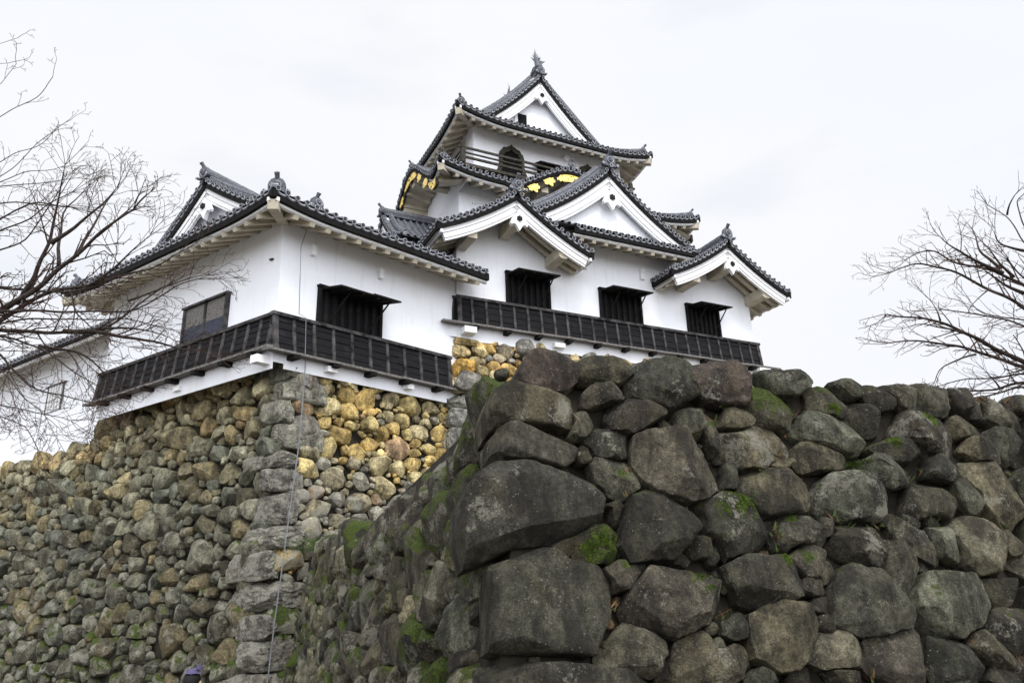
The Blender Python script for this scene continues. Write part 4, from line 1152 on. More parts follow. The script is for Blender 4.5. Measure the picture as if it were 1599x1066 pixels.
eR+=darts(-1.0,7.6,-8.9,.1,[(.25,90),(.20,1800),(.14,3500),(.085,4000),(.05,3000)],inside_R,asp=(1.05,1.9),rs=rsR,exist=eR,k=.93)
def colR(x,y,r,s):
    # ochre stones fill the upper middle of this face
    d=((x-3.2)/3.3)**2+((y+1.0)/2.1)**2
    k=r.random()
    if x<1.25: g=.15
    else: g=max(0,1.45-d)
    if k<min(.86,g):
        c=np.array([(.50,.37,.145),(.50,.40,.18),(.46,.39,.22),(.42,.30,.11),(.43,.36,.19)][r.randrange(5)])
    elif k>.97: c=np.array((.34,.23,.13))
    else: c=np.array([(.25,.235,.185),(.30,.26,.17),(.19,.175,.145),(.33,.29,.19)][r.randrange(4)])
    return tuple(np.clip(c*r.uniform(.75,1.2),0,.7))
def extR(x,y,r):
    return (.05+.65*min(1,max(0,(-y-2.2)/1.6))+(.35 if x<1.3 and y<-1.2 else 0)+r.uniform(-.1,.1), .15+r.uniform(-.1,.1)+.4*max(0,(-y-3.5)/2))
rubble_face(FR,eR,colR,5,'right_rubble_facing',trb,exf=extR,front=.42)
# packed earth and chips behind the facing
BZ=-9.0
def cor(face,s,t,w_): return face(np.array([[s,t,w_]]))[0]
cp=-.16
_cb=ridgeline(BZ)+( -FR.nh*.16-FL.nh*.16); _ct=ridgeline(-.05)+(-FR.nh*.16-FL.nh*.16)
pts_b=[_cb,cor(FR,9,BZ,cp),cor(FR,9,BZ,-9)+D(145.5)*6,cor(FL,20,BZ,-6),cor(FL,20,BZ,cp)]
pts_t=[_ct,cor(FR,9,-.12,cp),cor(FR,9,-.12,-9)+D(145.5)*6,cor(FL,20,-1.1,-6),cor(FL,20,-1.1,cp)]
mb=MB(); 
pts_t2=[_ct,cor(FR,9,-.12,cp),cor(FR,9,-.12,-6),cor(FL,9.2,-.12,-5),cor(FL,9.2,-.12,cp)]
pts_b2=[_cb,cor(FR,9,BZ,cp),cor(FR,9,BZ,-6),cor(FL,9.2,BZ,-5),cor(FL,9.2,BZ,cp)]
earth_core(pts_b2+pts_t2,'packed_earth_core',trb)
a0=[cor(FL,9.2,BZ,cp),cor(FL,20,BZ,cp),cor(FL,20,BZ,-4),cor(FL,9.2,BZ,-4)]; a1=[cor(FL,9.2,-1.05,cp),cor(FL,20,-1.05,cp),cor(FL,20,-1.05,-4),cor(FL,9.2,-1.05,-4)]
earth_core(a0+a1,'packed_earth_core',trb)
# ================================================================ OCHRE BASE UNDER THE KEEP
_k=KA+KX*(-.10)-KY*.05-UZ*1.42
kb=Thing('keep_stone_base','ochre and grey stone base directly under the black skirting of the tall keep','stone wall',(float(_k[0]),float(_k[1]),4.0))
FK=Face(_k,26.572918,.14)
kq=[(0,-.26,1.35),(-.27,-.72,.62),(-.73,-1.38,.82),(-1.40,-1.95,.55),(-1.97,-2.45,.95),(-2.47,-3.1,.8),(-3.12,-3.8,1.0),(-3.82,-4.6,.8),(-4.62,-5.4,1.0)]
for i,(z1,z0,a) in enumerate(kq):
    P=_k+np.array([0,0,z1])+FK.nh*.14*(-z1)-KX*.10*(-z1)
    W,F=quoin(P-KX*.02+FK.nh*.02,KX,KY,UZ,a,.7,(z1-z0)*.97,40+i,n=18,amp=.05)
    st=StoneSet(); st.add(W,F,jit([(.52,.39,.17),(.42,.33,.17),(.52,.32,.085),(.50,.42,.24),(.25,.25,.215),(.27,.27,.24),(.24,.24,.21),(.2,.2,.18),(.2,.2,.18)][i],.06,rnd),(.08 if i<4 else .3,.1)); st.build('corner_stone','rubble',kb)
def kw(z):
    for z1,z0,a in kq:
        if z0<=z<=z1: return a-.12*z*0
    return .6
eK=darts(.3,13.4,-6.0,0,[(.20,900),(.14,4000),(.09,5000),(.055,3000)],lambda x,y:x>kw(y)+.08 and y<-.08,asp=(.95,1.8),rs=random.Random(8),k=.93)
rubble_face(FK,eK,lambda x,y,r,s:tuple(np.clip(np.array([(.50,.40,.20),(.52,.43,.24),(.44,.30,.11),(.24,.23,.20),(.50,.34,.12),(.30,.25,.17)][r.randrange(6)])*r.uniform(.75,1.15),0,.7)),6,'rubble_facing',kb,exf=lambda x,y,r:(.1,.1))
b_=[cor(FK,.15,-6,-.16),cor(FK,13.0,-6,-.16),cor(FK,13.0,-6,-5),cor(FK,.15,-6,-5)]; t_=[cor(FK,.15,-.06,-.14),cor(FK,13.0,-.06,-.14),cor(FK,13.0,-.06,-8),cor(FK,.15,-.06,-8)]
earth_core(b_+t_,'packed_earth_core',kb)
# ================================================================ FOREGROUND BOULDER WALL
F0=np.array([0.02498447,6.22773516,3.77709266]); AZF=19.904; AZL=109.833
fgw=Thing('boulder_wall','dark mossy wall of huge rough boulders with lichen spots in the foreground','stone wall',(float(F0[0]),float(F0[1]),0))
FF=Face(F0,AZF,.2); FS=Face(F0,AZL,.2)
FG_POLY=[('q1',-0.029,-0.177,0.146,0.118,0.269,0.153,0.58,-0,0.539,-0.177,0.464,-0.281,0.22,-0.248,-0.048,-0.224),('q2',-0.26,-0.431,-0.192,-0.265,-0.046,-0.203,0.25,-0.246,0.446,-0.307,0.49,-0.454,0.433,-0.603,0.098,-0.566,-0.165,-0.582,-0.236,-0.628),('q3',-0.24,-0.67,-0.165,-0.582,0.072,-0.553,0.289,-0.612,0.425,-0.661,0.48,-0.772,0.423,-0.873,0.331,-0.931,0.091,-0.873,-0.164,-0.871,-0.238,-0.807),('q4',-0.524,-1.208,-0.424,-1.027,-0.232,-0.887,0.037,-0.87,0.325,-0.973,0.505,-1.074,0.686,-1.256,0.673,-1.335,0.393,-1.454,0.173,-1.513,-0.139,-1.544,-0.495,-1.686,-0.539,-1.452),('q5',-0.336,-1.663,0.118,-1.53,0.257,-1.663,0.517,-1.688,0.594,-1.832,0.558,-1.996,0.361,-2.335,0.094,-2.304,-0.375,-2.267),('q6',-0.424,-2.306,-0.101,-2.329,0.303,-2.386,0.622,-2.431,0.86,-2.53,0.826,-2.807,-0.479,-2.726),('a',0.969,-0.632,1.093,-0.571,1.472,-0.559,1.666,-0.685,1.8,-0.917,1.745,-1.064,1.542,-1.182,1.351,-1.214,1.153,-1.164,1.002,-1.031,0.925,-0.894),('b',0.692,-1.539,0.771,-1.333,0.863,-1.145,1.026,-1.058,1.158,-1.137,1.386,-1.322,1.412,-1.402,1.312,-1.509,1.16,-1.664,0.762,-1.683),('c',0.614,-2.02,0.698,-1.881,0.928,-1.688,1.103,-1.664,1.468,-1.715,1.557,-1.916,1.472,-2.037,1.3,-2.152,1.03,-2.241,0.778,-2.161,0.655,-2.113),('d',1.696,0.141,2.299,0.155,2.198,-0.282,1.918,-0.293,1.745,-0.239,1.617,-0.128),('e',2.553,-1.911,2.677,-1.74,2.823,-1.685,3.055,-1.741,3.206,-1.919,3.263,-2.141,3.201,-2.224,2.928,-2.279,2.685,-2.279,2.459,-2.169),('f',1.692,-2.083,1.975,-1.974,2.196,-2.001,2.345,-2.12,2.237,-2.321,2.061,-2.489,1.837,-2.505,1.625,-2.408,1.648,-2.215),('g',3.367,-1.921,3.568,-1.769,3.885,-1.678,4.097,-1.746,4.177,-2.035,3.986,-2.232,3.744,-2.311,3.337,-2.275,3.301,-2.142),('h',1.56,-1.712,1.74,-1.616,2.257,-1.64,2.304,-1.812,2.212,-1.954,1.839,-2.052,1.635,-1.991),('i',2.633,-0.391,2.841,-0.27,3.101,-0.315,3.353,-0.393,3.399,-0.591,3.342,-0.691,3.041,-0.669,2.707,-0.567,2.61,-0.513)]
FG_ELL=[(0.884,-0.028,0.301,0.131,10),(1.342,-0.128,0.389,0.214,-10),(0.744,-0.269,0.23,0.103,0),(1.02,-0.443,0.337,0.148,0),(0.505,-0.506,0.133,0.118,0),(0.78,-0.715,0.179,0.126,0),(1.568,-0.492,0.148,0.157,0),(1.738,-0.528,0.067,0.207,15),(1.344,-0.49,0.09,0.069,0),(0.701,-1.005,0.208,0.171,0),(0.531,-0.818,0.063,0.071,0),(0.729,-1.255,0.085,0.08,0),(0.574,-1.086,0.119,0.059,-35),(0.495,-1.577,0.194,0.099,0),(0.272,-1.554,0.066,0.069,0),(1.46,-1.573,0.132,0.117,0),(1.261,-1.664,0.082,0.089,0),(1.422,-1.362,0.06,0.121,0),(0.637,-1.773,0.107,0.091,0),(0.809,-1.725,0.097,0.049,0),(0.75,-2.306,0.208,0.127,10),(1.292,-2.404,0.356,0.2,0),(0.907,-2.433,0.057,0.086,0),(1.769,-1.355,0.331,0.26,0),(2.491,-0.262,0.321,0.195,0),(2.657,-0.053,0.306,0.154,0),(3.148,-0.138,0.254,0.126,-10),(3.455,-0.033,0.143,0.095,0),(3.794,-0.107,0.277,0.136,-10),(4.122,-0.067,0.207,0.138,0),(4.488,-0.058,0.287,0.212,0),(4.821,-0.034,0.169,0.162,0),(5.021,-0.124,0.162,0.125,0),(5.285,-0.175,0.295,0.207,0),(5.688,-0.026,0.159,0.093,0),(2.041,-0.421,0.186,0.115,0),(3.55,-0.302,0.204,0.18,-30),(4.132,-0.411,0.486,0.231,-15),(4.747,-0.344,0.28,0.143,-15),(2.831,-0.738,0.303,0.155,-5),(3.825,-0.601,0.41,0.142,0),(4.811,-0.569,0.293,0.139,0),(5.167,-0.47,0.211,0.205,0),(2.18,-0.653,0.377,0.215,0),(2.411,-0.827,0.187,0.057,0),(1.855,-0.932,0.091,0.123,0),(2.268,-1.082,0.39,0.224,0),(3.024,-1.074,0.369,0.261,0),(3.514,-0.871,0.42,0.18,-10),(4.223,-0.784,0.283,0.132,0),(3.895,-1.093,0.473,0.2,0),(4.48,-1.063,0.192,0.2,-35),(4.819,-1.039,0.347,0.355,-20),(2.397,-1.397,0.284,0.151,0),(2.7,-1.38,0.089,0.085,0),(2.949,-1.522,0.296,0.221,0),(3.586,-1.505,0.377,0.168,-35),(3.904,-1.53,0.211,0.164,0),(3.921,-1.307,0.158,0.057,0),(3.638,-1.312,0.147,0.061,-25),(4.349,-1.499,0.324,0.253,0),(4.75,-1.496,0.16,0.137,0),(3.376,-1.639,0.173,0.205,-20),(2.433,-1.652,0.151,0.145,0),(1.497,-1.58,0.095,0.111,0),(1.378,-1.942,0.175,0.23,0),(4.373,-1.934,0.257,0.131,0),(3.62,-1.731,0.119,0.078,0),(2.57,-1.739,0.103,0.09,0),(2.393,-1.873,0.104,0.072,0),(2.43,-2.005,0.094,0.071,0),(2.405,-2.156,0.087,0.074,0),(1.527,-2.19,0.122,0.105,0),(1.364,-2.152,0.084,0.065,0),(2.461,-2.362,0.276,0.132,0),(1.34,-2.397,0.199,0.191,0),(2.994,-2.483,0.315,0.216,0),(3.613,-2.508,0.293,0.196,0),(4.298,-2.266,0.305,0.202,0),(3.965,-2.403,0.286,0.118,-25),(1.667,-2.536,0.162,0.078,0),(2.043,-2.542,0.204,0.071,0),(2.487,-2.562,0.233,0.073,0),(4.027,-2.665,0.229,0.113,0),(2.721,-2.777,0.343,0.125,0),(3.318,-2.788,0.333,0.117,0),(3.917,-2.865,0.319,0.13,0),(2.125,-2.703,0.27,0.102,0),(1.645,-2.698,0.257,0.119,0),(1.237,-2.696,0.221,0.117,0),(5.943,-0.115,0.276,0.185,0),(5.666,-0.512,0.307,0.207,0),(5.496,-0.942,0.337,0.258,0),(5.239,-1.375,0.28,0.209,0),(4.978,-1.749,0.306,0.195,0),(4.92,-2.1,0.333,0.209,0),(4.642,-2.5,0.316,0.216,0),(6.508,-0.151,0.384,0.226,0),(6.185,-0.656,0.363,0.277,0),(5.934,-1.182,0.344,0.253,0),(5.504,-1.723,0.361,0.257,0),(5.309,-2.267,0.38,0.232,0),(4.948,-2.707,0.32,0.188,0)]

polys=[]
for e in FG_POLY:
    p=np.array(e[1:],float).reshape(-1,2); polys.append((e[0],p))
def dark(r,k=None):
    c=np.array([(.080,.074,.050),(.062,.059,.042),(.092,.082,.052),(.052,.046,.034),(.072,.073,.052)][r.randrange(5)])
    return tuple(c*r.choice((.55,.75,.9,1.1,1.5)))
rf_=random.Random(77)
nb=0
class _C: pass
DEPTH={'q1':.55,'q2':.6,'q3':.55,'q4':.62,'q5':.50,'q6':.6}
FCOL={'q5':(.052,.050,.036),'q4':(.050,.048,.037),'q1':(.062,.048,.038),'q3':(.07,.065,.048),'a':(.076,.068,.048),'c':(.072,.064,.047),'e':(.064,.062,.045),'d':(.064,.050,.040)}
for name,p in polys:
    hero=name.startswith('q')
    c,rad=poly_radii(p,96,.995)
    size=float(rad.mean())
    V,F=rough_stone(rad,DEPTH.get(name,.45),size*(.16 if hero else .38),96,48,sum(map(ord,name))*7,cuts=(6 if hero else 10),amp=(.035 if hero else .07),px=(.17 if hero else .24),tilt=.06)
    if hero:
        # squared back: keep depth constant along the return face
        pass
    V[:,0]+=c[0];V[:,1]+=c[1]
    if hero: V[:,2]-=.02
    st=StoneSet(); st.add(FF(V),F,FCOL[name] if name in FCOL else dark(rf_),({'q5':.22,'q4':.30}.get(name,.38),.30 if hero else .42)); st.build('boulder','boulder',fgw); nb+=1
FG_ELL=list(FG_ELL)+darts(6.3,11.6,-4.0,-.15,[(.30,300),(.22,600),(.15,900)],lambda x,y:x>6.6,asp=(1.0,1.5),rs=random.Random(15),exist=FG_ELL,k=.95)
_w4=np.linalg.solve(np.array([FF.nh[:2],FS.nh[:2]]),[.2,.2]); kF=float(_w4@FF.X[:2])
C,rads=compete(FG_ELL,[p for _,p in polys],60,grow=1.75,steps=40,gap=1.0,chips=3,bound=lambda P:(P[...,0]>kF*(-P[...,1])+.05)&(P[...,1]<.12+.02*np.sin(P[...,0]*9)))
pack=StoneSet()
order=sorted(range(len(rads)),key=lambda i:-float(np.mean(rads[i])))
for rank,i in enumerate(order):
    q=rads[i]; c=C[i]
    if c[1]>-.45: # top course: no taller than the stone itself
        tq=np.linspace(0,2*math.pi,len(q),endpoint=False); sn=np.sin(tq); q=np.where(sn>.2,np.minimum(q,1.10*FG_ELL[i][3]/np.maximum(sn,.2)),q)
    s=float(np.mean(q))
    big=rank<82
    q=q*np.array([1+.05*noise.noise(Vector((math.cos(a)*1.6+i*3.1,math.sin(a)*1.6,i*.7))) for a in np.linspace(0,2*math.pi,len(q),endpoint=False)])
    q=q if s>=.15 else np.interp(np.linspace(0,60,44,endpoint=False),np.arange(60),q)
    V,F=rough_stone(q*1.035,max(.22,s*1.1),s*rf_.uniform(.30,.48),44 if s<.15 else 60,(34 if s>.15 else 16),900+i,cuts=12,amp=.07,px=.22,tilt=.18,lo=.62)
    V[:,0]+=c[0];V[:,1]+=c[1];V[:,2]+=rf_.uniform(-.05,.03) - (.05 if s<.1 else 0)
    mossy=.42+rf_.uniform(-.12,.12)
    if i in (13,24): mossy=.86
    col=dark(rf_)
    if big:
        st=StoneSet(); st.add(FF(V),F,col,(.50+rf_.uniform(-.3,.3),mossy)); st.build('boulder','boulder',fgw)
    else: pack.add(FF(V),F,col,(.3,mossy))
# small packing stones wedged between the boulders
allE=list(FG_ELL)+[(*poly_radii(p,24)[0],*( (np.max(p,0)-np.min(p,0))/2*.86 ),0) for _,p in polys]
ep=darts(-.1,9.5,-4.0,.05,[(.075,3500),(.05,4500),(.032,4500)],lambda x,y:y<-.02,asp=(.9,1.8),rs=random.Random(5),exist=allE,k=.94)
ep=[e for e in ep if not any(in_poly(np.array([e[:2]]),p)[0] for _,p in polys)]
for i,e in enumerate(ep):
    q=np.full(12,1.0); th=np.linspace(0,2*math.pi,12,endpoint=False)
    q=1/np.sqrt((np.cos(th)/e[2])**2+(np.sin(th)/e[3])**2)
    V,F=rough_stone(q*.98,e[3]*1.2,e[3]*.8,12,8,3000+i,cuts=4,amp=.08)
    V[:,0]+=e[0];V[:,1]+=e[1];V[:,2]-=.10+rf_.uniform(0,.08)
    cc=(.16,.10,.055) if rf_.random()<.12 else tuple(np.array(dark(rf_))*.9)
    pack.add(FF(V),F,cc,(.2,.45))
# return face running away to the left: long foreshortened boulders
def stop(s):
    xs=[0,.63,1.4,2.3,2.8,3.5,4.2,4.6,6.3,9.6,11.8,15.3]; zs=[-.10,-.04,-.14,-.2,-.31,-.46,-.66,-.69,-.59,-.30,-.21,-.02]
    return float(np.interp(s,xs,zs))
_w3=np.linalg.solve(np.array([FF.nh[:2],FS.nh[:2]]),[.2,.2]); kS=float(_w3@FS.X[:2])
def inside_S(x,y): return x>kS*(-y)+.68 and y<stop(x)-.15
eS=[(.95,-.30,.28,.22,0),(1.55,-.42,.26,.24,0)]
eS+=darts(-.5,16.2,-4.2,0,[(.27,900),(.20,2200),(.13,2500),(.08,2500)],inside_S,asp=(.95,1.75),rs=random.Random(31),exist=eS,k=.93)
Cs,Rs=compete(eS,[],30,grow=1.7,steps=30,gap=1.0,chips=3)
left=StoneSet(); lb=0
ordS=sorted(range(len(Rs)),key=lambda i:-float(np.mean(Rs[i]))/(6+Cs[i][0]))
for rank,i in enumerate(ordS):
    q=Rs[i]; s=float(np.mean(q)); c=Cs[i]
    V,F=rough_stone(q,max(.2,s),s*rf_.uniform(.24,.40),34,20,5000+i,cuts=11,amp=.10,px=.24,tilt=.22,lo=.6)
    V[:,0]+=c[0];V[:,1]+=c[1];V[:,2]+=rf_.uniform(-.05,.02)-.07
    m=(.50+.12*math.sin(c[0]*1.1)+rf_.uniform(-.12,.25)); cl=np.array(dark(rf_))*1.5
    left.add(FS(V),F,tuple(cl),(.5+rf_.uniform(-.1,.2),m))
left.build('return_face_boulders','boulder',fgw)
pack.build('packing_stones','boulder',fgw)
_v2=np.linalg.solve(np.array([FF.nh[:2],FS.nh[:2]]),[.2,.2]); _w2=np.array([_v2[0],_v2[1],0])
def fr(z,ins): return F0+np.array([0,0,z])+_w2*(-z)-FF.nh*ins-FS.nh*ins
bb=[fr(-4.05,.20),cor(FF,11.5,-4.1,-.2),cor(FF,11.5,-4.1,-3),cor(FS,14,-4.1,-4.5),cor(FS,16.4,-4.1,-.2)]
tt=[fr(-.2,.20),cor(FF,11.5,-.35,-.2),cor(FF,11.5,-.35,-3),cor(FS,14,-.75,-4.5),cor(FS,16.4,-.6,-.2)]
tt=[np.array([*p[:2],F0[2]-.05]) for p in tt[:3]]+[np.array([*p[:2],F0[2]-.9]) for p in tt[3:]]
earth_core(bb+tt,'packed_earth_core',fgw)

wm=MB(); rw=random.Random(44)
for k in range(150):
    if k<60: s_=rw.uniform(3.6,8.5); t_=rw.uniform(-.10,.02); col=0
    else: s_=rw.uniform(.3,6.5); t_=rw.uniform(-2.6,-.1)
    for j in range(rw.randrange(4,11)):
        p=FF(np.array([[s_+rw.gauss(0,.03),t_+rw.gauss(0,.02),-.06+rw.uniform(0,.05)]]))[0]
        d=np.array([rw.gauss(0,.03),rw.gauss(0,.03)-.01,rw.uniform(.02,.06)]); w_=np.array([rw.gauss(0,.006),rw.gauss(0,.006),0])
        wm.add([p-w_,p+w_,p+d+w_*.8,p+d*1.3],[(0,1,2),(0,2,3)],0 if (k>=60 and rw.random()<.6) else 1)
M['leafdead']=mat_two('dead_leaf_litter',(.06,.03,.015),(.16,.09,.04),9,.9); M['weed']=mat_two('small_weed_leaves',(.03,.05,.012),(.08,.11,.03),9,.9)
o=wm.build('weeds',['weed','leafdead'],None); tag(o,'tiny weeds and brown leaf litter caught in the joints of the boulder wall','weeds','stuff')

# raised moss cushions growing on the boulders
MOSS_F=[(1.85,-1.16,0.165,0.143),(1.71,-1.25,0.161,0.140),(1.90,-1.23,0.126,0.109),(0.54,-1.53,0.128,0.116),(0.43,-1.56,0.095,0.087),(1.32,-1.85,0.125,0.105),(2.15,-1.64,0.100,0.083),(2.33,-1.35,0.078,0.066),(3.23,-0.77,0.148,0.125),(4.27,-0.29,0.117,0.099),(3.12,-0.26,0.075,0.067),(0.65,-1.48,0.054,0.049),(3.68,-0.56,0.094,0.079)]
MOSS_S=[(4.37,-1.09,0.806,0.197),(4.97,-1.13,0.761,0.176),(3.90,-1.07,0.581,0.145),(7.18,-1.07,0.880,0.170),(3.13,-1.34,0.730,0.204),(3.66,-1.86,0.893,0.245),(3.67,-1.68,0.651,0.172),(8.80,-1.48,0.852,0.148),(10.07,-1.90,1.115,0.185),(10.45,-1.10,1.041,0.163),(12.54,-0.83,1.474,0.207),(7.10,-1.46,0.681,0.133),(9.05,-2.30,0.982,0.175),(10.70,-1.58,0.918,0.142)]

bpy.context.view_layer.update(); _dg=bpy.context.evaluated_depsgraph_get()
mm_=MB(); rm=random.Random(3)
for face,lst in ((FF,MOSS_F),(FS,MOSS_S)):
    for s_,t_,rs_,rt_ in lst:
        for k in range(520):
            a=rm.uniform(0,6.28); q=min(1,abs(rm.gauss(0,.5))); ss=s_+math.cos(a)*rs_*q; tt=t_+math.sin(a)*rt_*q
            if noise.noise(Vector((ss*9,tt*9,2)))<-.12: continue
            o_=face(np.array([[ss,tt,.6]]))[0]; hit,loc,nrm,_,ob_,_=sc.ray_cast(_dg,Vector(o_),Vector(-face.N))
            if not hit or ob_.parent is not fgw.o: continue
            if nrm.dot(Vector(face.N))<0: nrm=-nrm
            p=np.array(loc); n_=np.array(nrm)*.7+UZ*.3; h=rm.uniform(.006,.022)*(1.2-q*.6)
            b1=np.cross(n_,(rm.gauss(0,1),rm.gauss(0,1),rm.gauss(0,1))); b1/=np.linalg.norm(b1)+1e-9; b2=np.cross(n_,b1); w_=.008
            tip=p+n_*h+b1*rm.gauss(0,.006)
            mm_.add([p+b1*w_,p-b1*w_*.5+b2*w_,p-b1*w_*.5-b2*w_,tip],[(0,1,3),(1,2,3),(2,0,3)])
M['mossy']=mat_two('bright_moss',(.018,.032,.005),(.08,.12,.014),14,.95)
o=mm_.build('moss',['mossy'],None); tag(o,'bright green moss cushions growing on the boulders of the near wall','moss','stuff')
# ================================================================ ground
mb=MB(); n=24
gx=np.concatenate([-np.geomspace(900,6,n),np.linspace(-4,4,5),np.geomspace(6,900,n)]); gy=gx
V=[];k=len(gx)
for x in gx:
    for y in gy:
        V.append((x,y+8,-.2+.06*noise.noise(Vector((x*.2,y*.2,0))) if abs(x)<60 and abs(y)<60 else 0))
mb.add(V,[(i*k+j,(i+1)*k+j,(i+1)*k+j+1,i*k+j+1) for i in range(k-1) for j in range(k-1)])
g=mb.build('ground',['ground'],None); g['kind']='structure'
# ================================================================ bare trees
CAMP=np.array([0,0,1.7])
def tree(name,label,base,trunk,limbs,seed,twig_len,levels=3,dens=1.0,trunk_r=.28):
    t=Thing(name,label,'tree',base)
    r=random.Random(seed)
    mt=MB(); mt.tube(trunk,np.linspace(trunk_r,trunk_r*.6,len(trunk)),10)
    tr=mt.build('trunk',['bark'],t,smooth=True)
    tw=MB(); nl=0
    def grow(p,d,ln,rad,lv):
        seg=max(3,int(ln/.12)); pts=[p.copy()]; d=d.copy()
        for i in range(seg):
            d=d+np.array([r.gauss(0,.11),r.gauss(0,.11),r.gauss(0,.11)+.02]); d/=np.linalg.norm(d)
            p=p+d*ln/seg; pts.append(p.copy())
            if lv>0 and i>0 and r.random()<.80*dens:
                a=np.array([r.gauss(0,1),r.gauss(0,1),r.gauss(0,1)]); a-=a@d*d; a/=np.linalg.norm(a)+1e-9
                dd=d*math.cos(.75)+a*math.sin(.75); grow(p,dd/np.linalg.norm(dd),ln*r.uniform(.35,.6)*(1-.4*i/seg),rad*.6,lv-1)
        tw.tube(pts,np.linspace(rad,max(.0034,rad*.5),len(pts)),3,0,cap=False)
    for li,(pts,r0,r1,ld) in enumerate(limbs):
        P=np.array(pts,float)
        # smooth resample with a gnarly wobble
        Ls=np.concatenate([[0],np.cumsum(np.linalg.norm(np.diff(P,axis=0),axis=1))]); m=max(6,int(Ls[-1]/.12)); s=np.linspace(0,Ls[-1],m)
        Q=np.stack([np.interp(s,Ls,P[:,k]) for k in range(3)],1)
        for _ in range(3): Q[1:-1]=(Q[:-2]+2*Q[1:-1]+Q[2:])/4
        for i in range(m):
            v=noise.noise_vector(Vector((s[i]*1.7+li*7,li,seed))); Q[i]+=np.array(v)*.06*min(1,i/3)
        rad=r0+(r1-r0)*np.linspace(0,1,m)**.8
        lm=MB(); lm.tube(Q,rad,7); lm.build('limb',['bark'],t,smooth=True); nl+=1
        for i in range(2,m):
            fr_=i/m
            if r.random()<.85*dens*ld*(.5+fr_):
                d=Q[min(i+1,m-1)]-Q[i-1]; d/=np.linalg.norm(d)+1e-9
                a=np.array([r.gauss(0,1),r.gauss(0,.7),r.gauss(0,1)]); a-=a@d*d; a/=np.linalg.norm(a)+1e-9
                an=r.uniform(.4,1.0); dd=d*math.cos(an)+a*math.sin(an)
                grow(Q[i],dd,twig_len*(.5+.5*min(1,ld))*r.uniform(.35,1.1)*(1.1-.45*fr_),max(.004,min(rad[i]*.55,.02)),levels-1)
        d=Q[-1]-Q[-3]; d/=np.linalg.norm(d)
        for _ in range(3 if ld>.3 else 1): grow(Q[-1],d+np.array([r.gauss(0,.3) for _ in range(3)]),twig_len*.8*(.4+.6*min(1,ld)),max(.005,r1*.8),levels-1)
    q=tw.build('twigs',['twig'],t)
    if q: q['kind']='stuff'
    return t
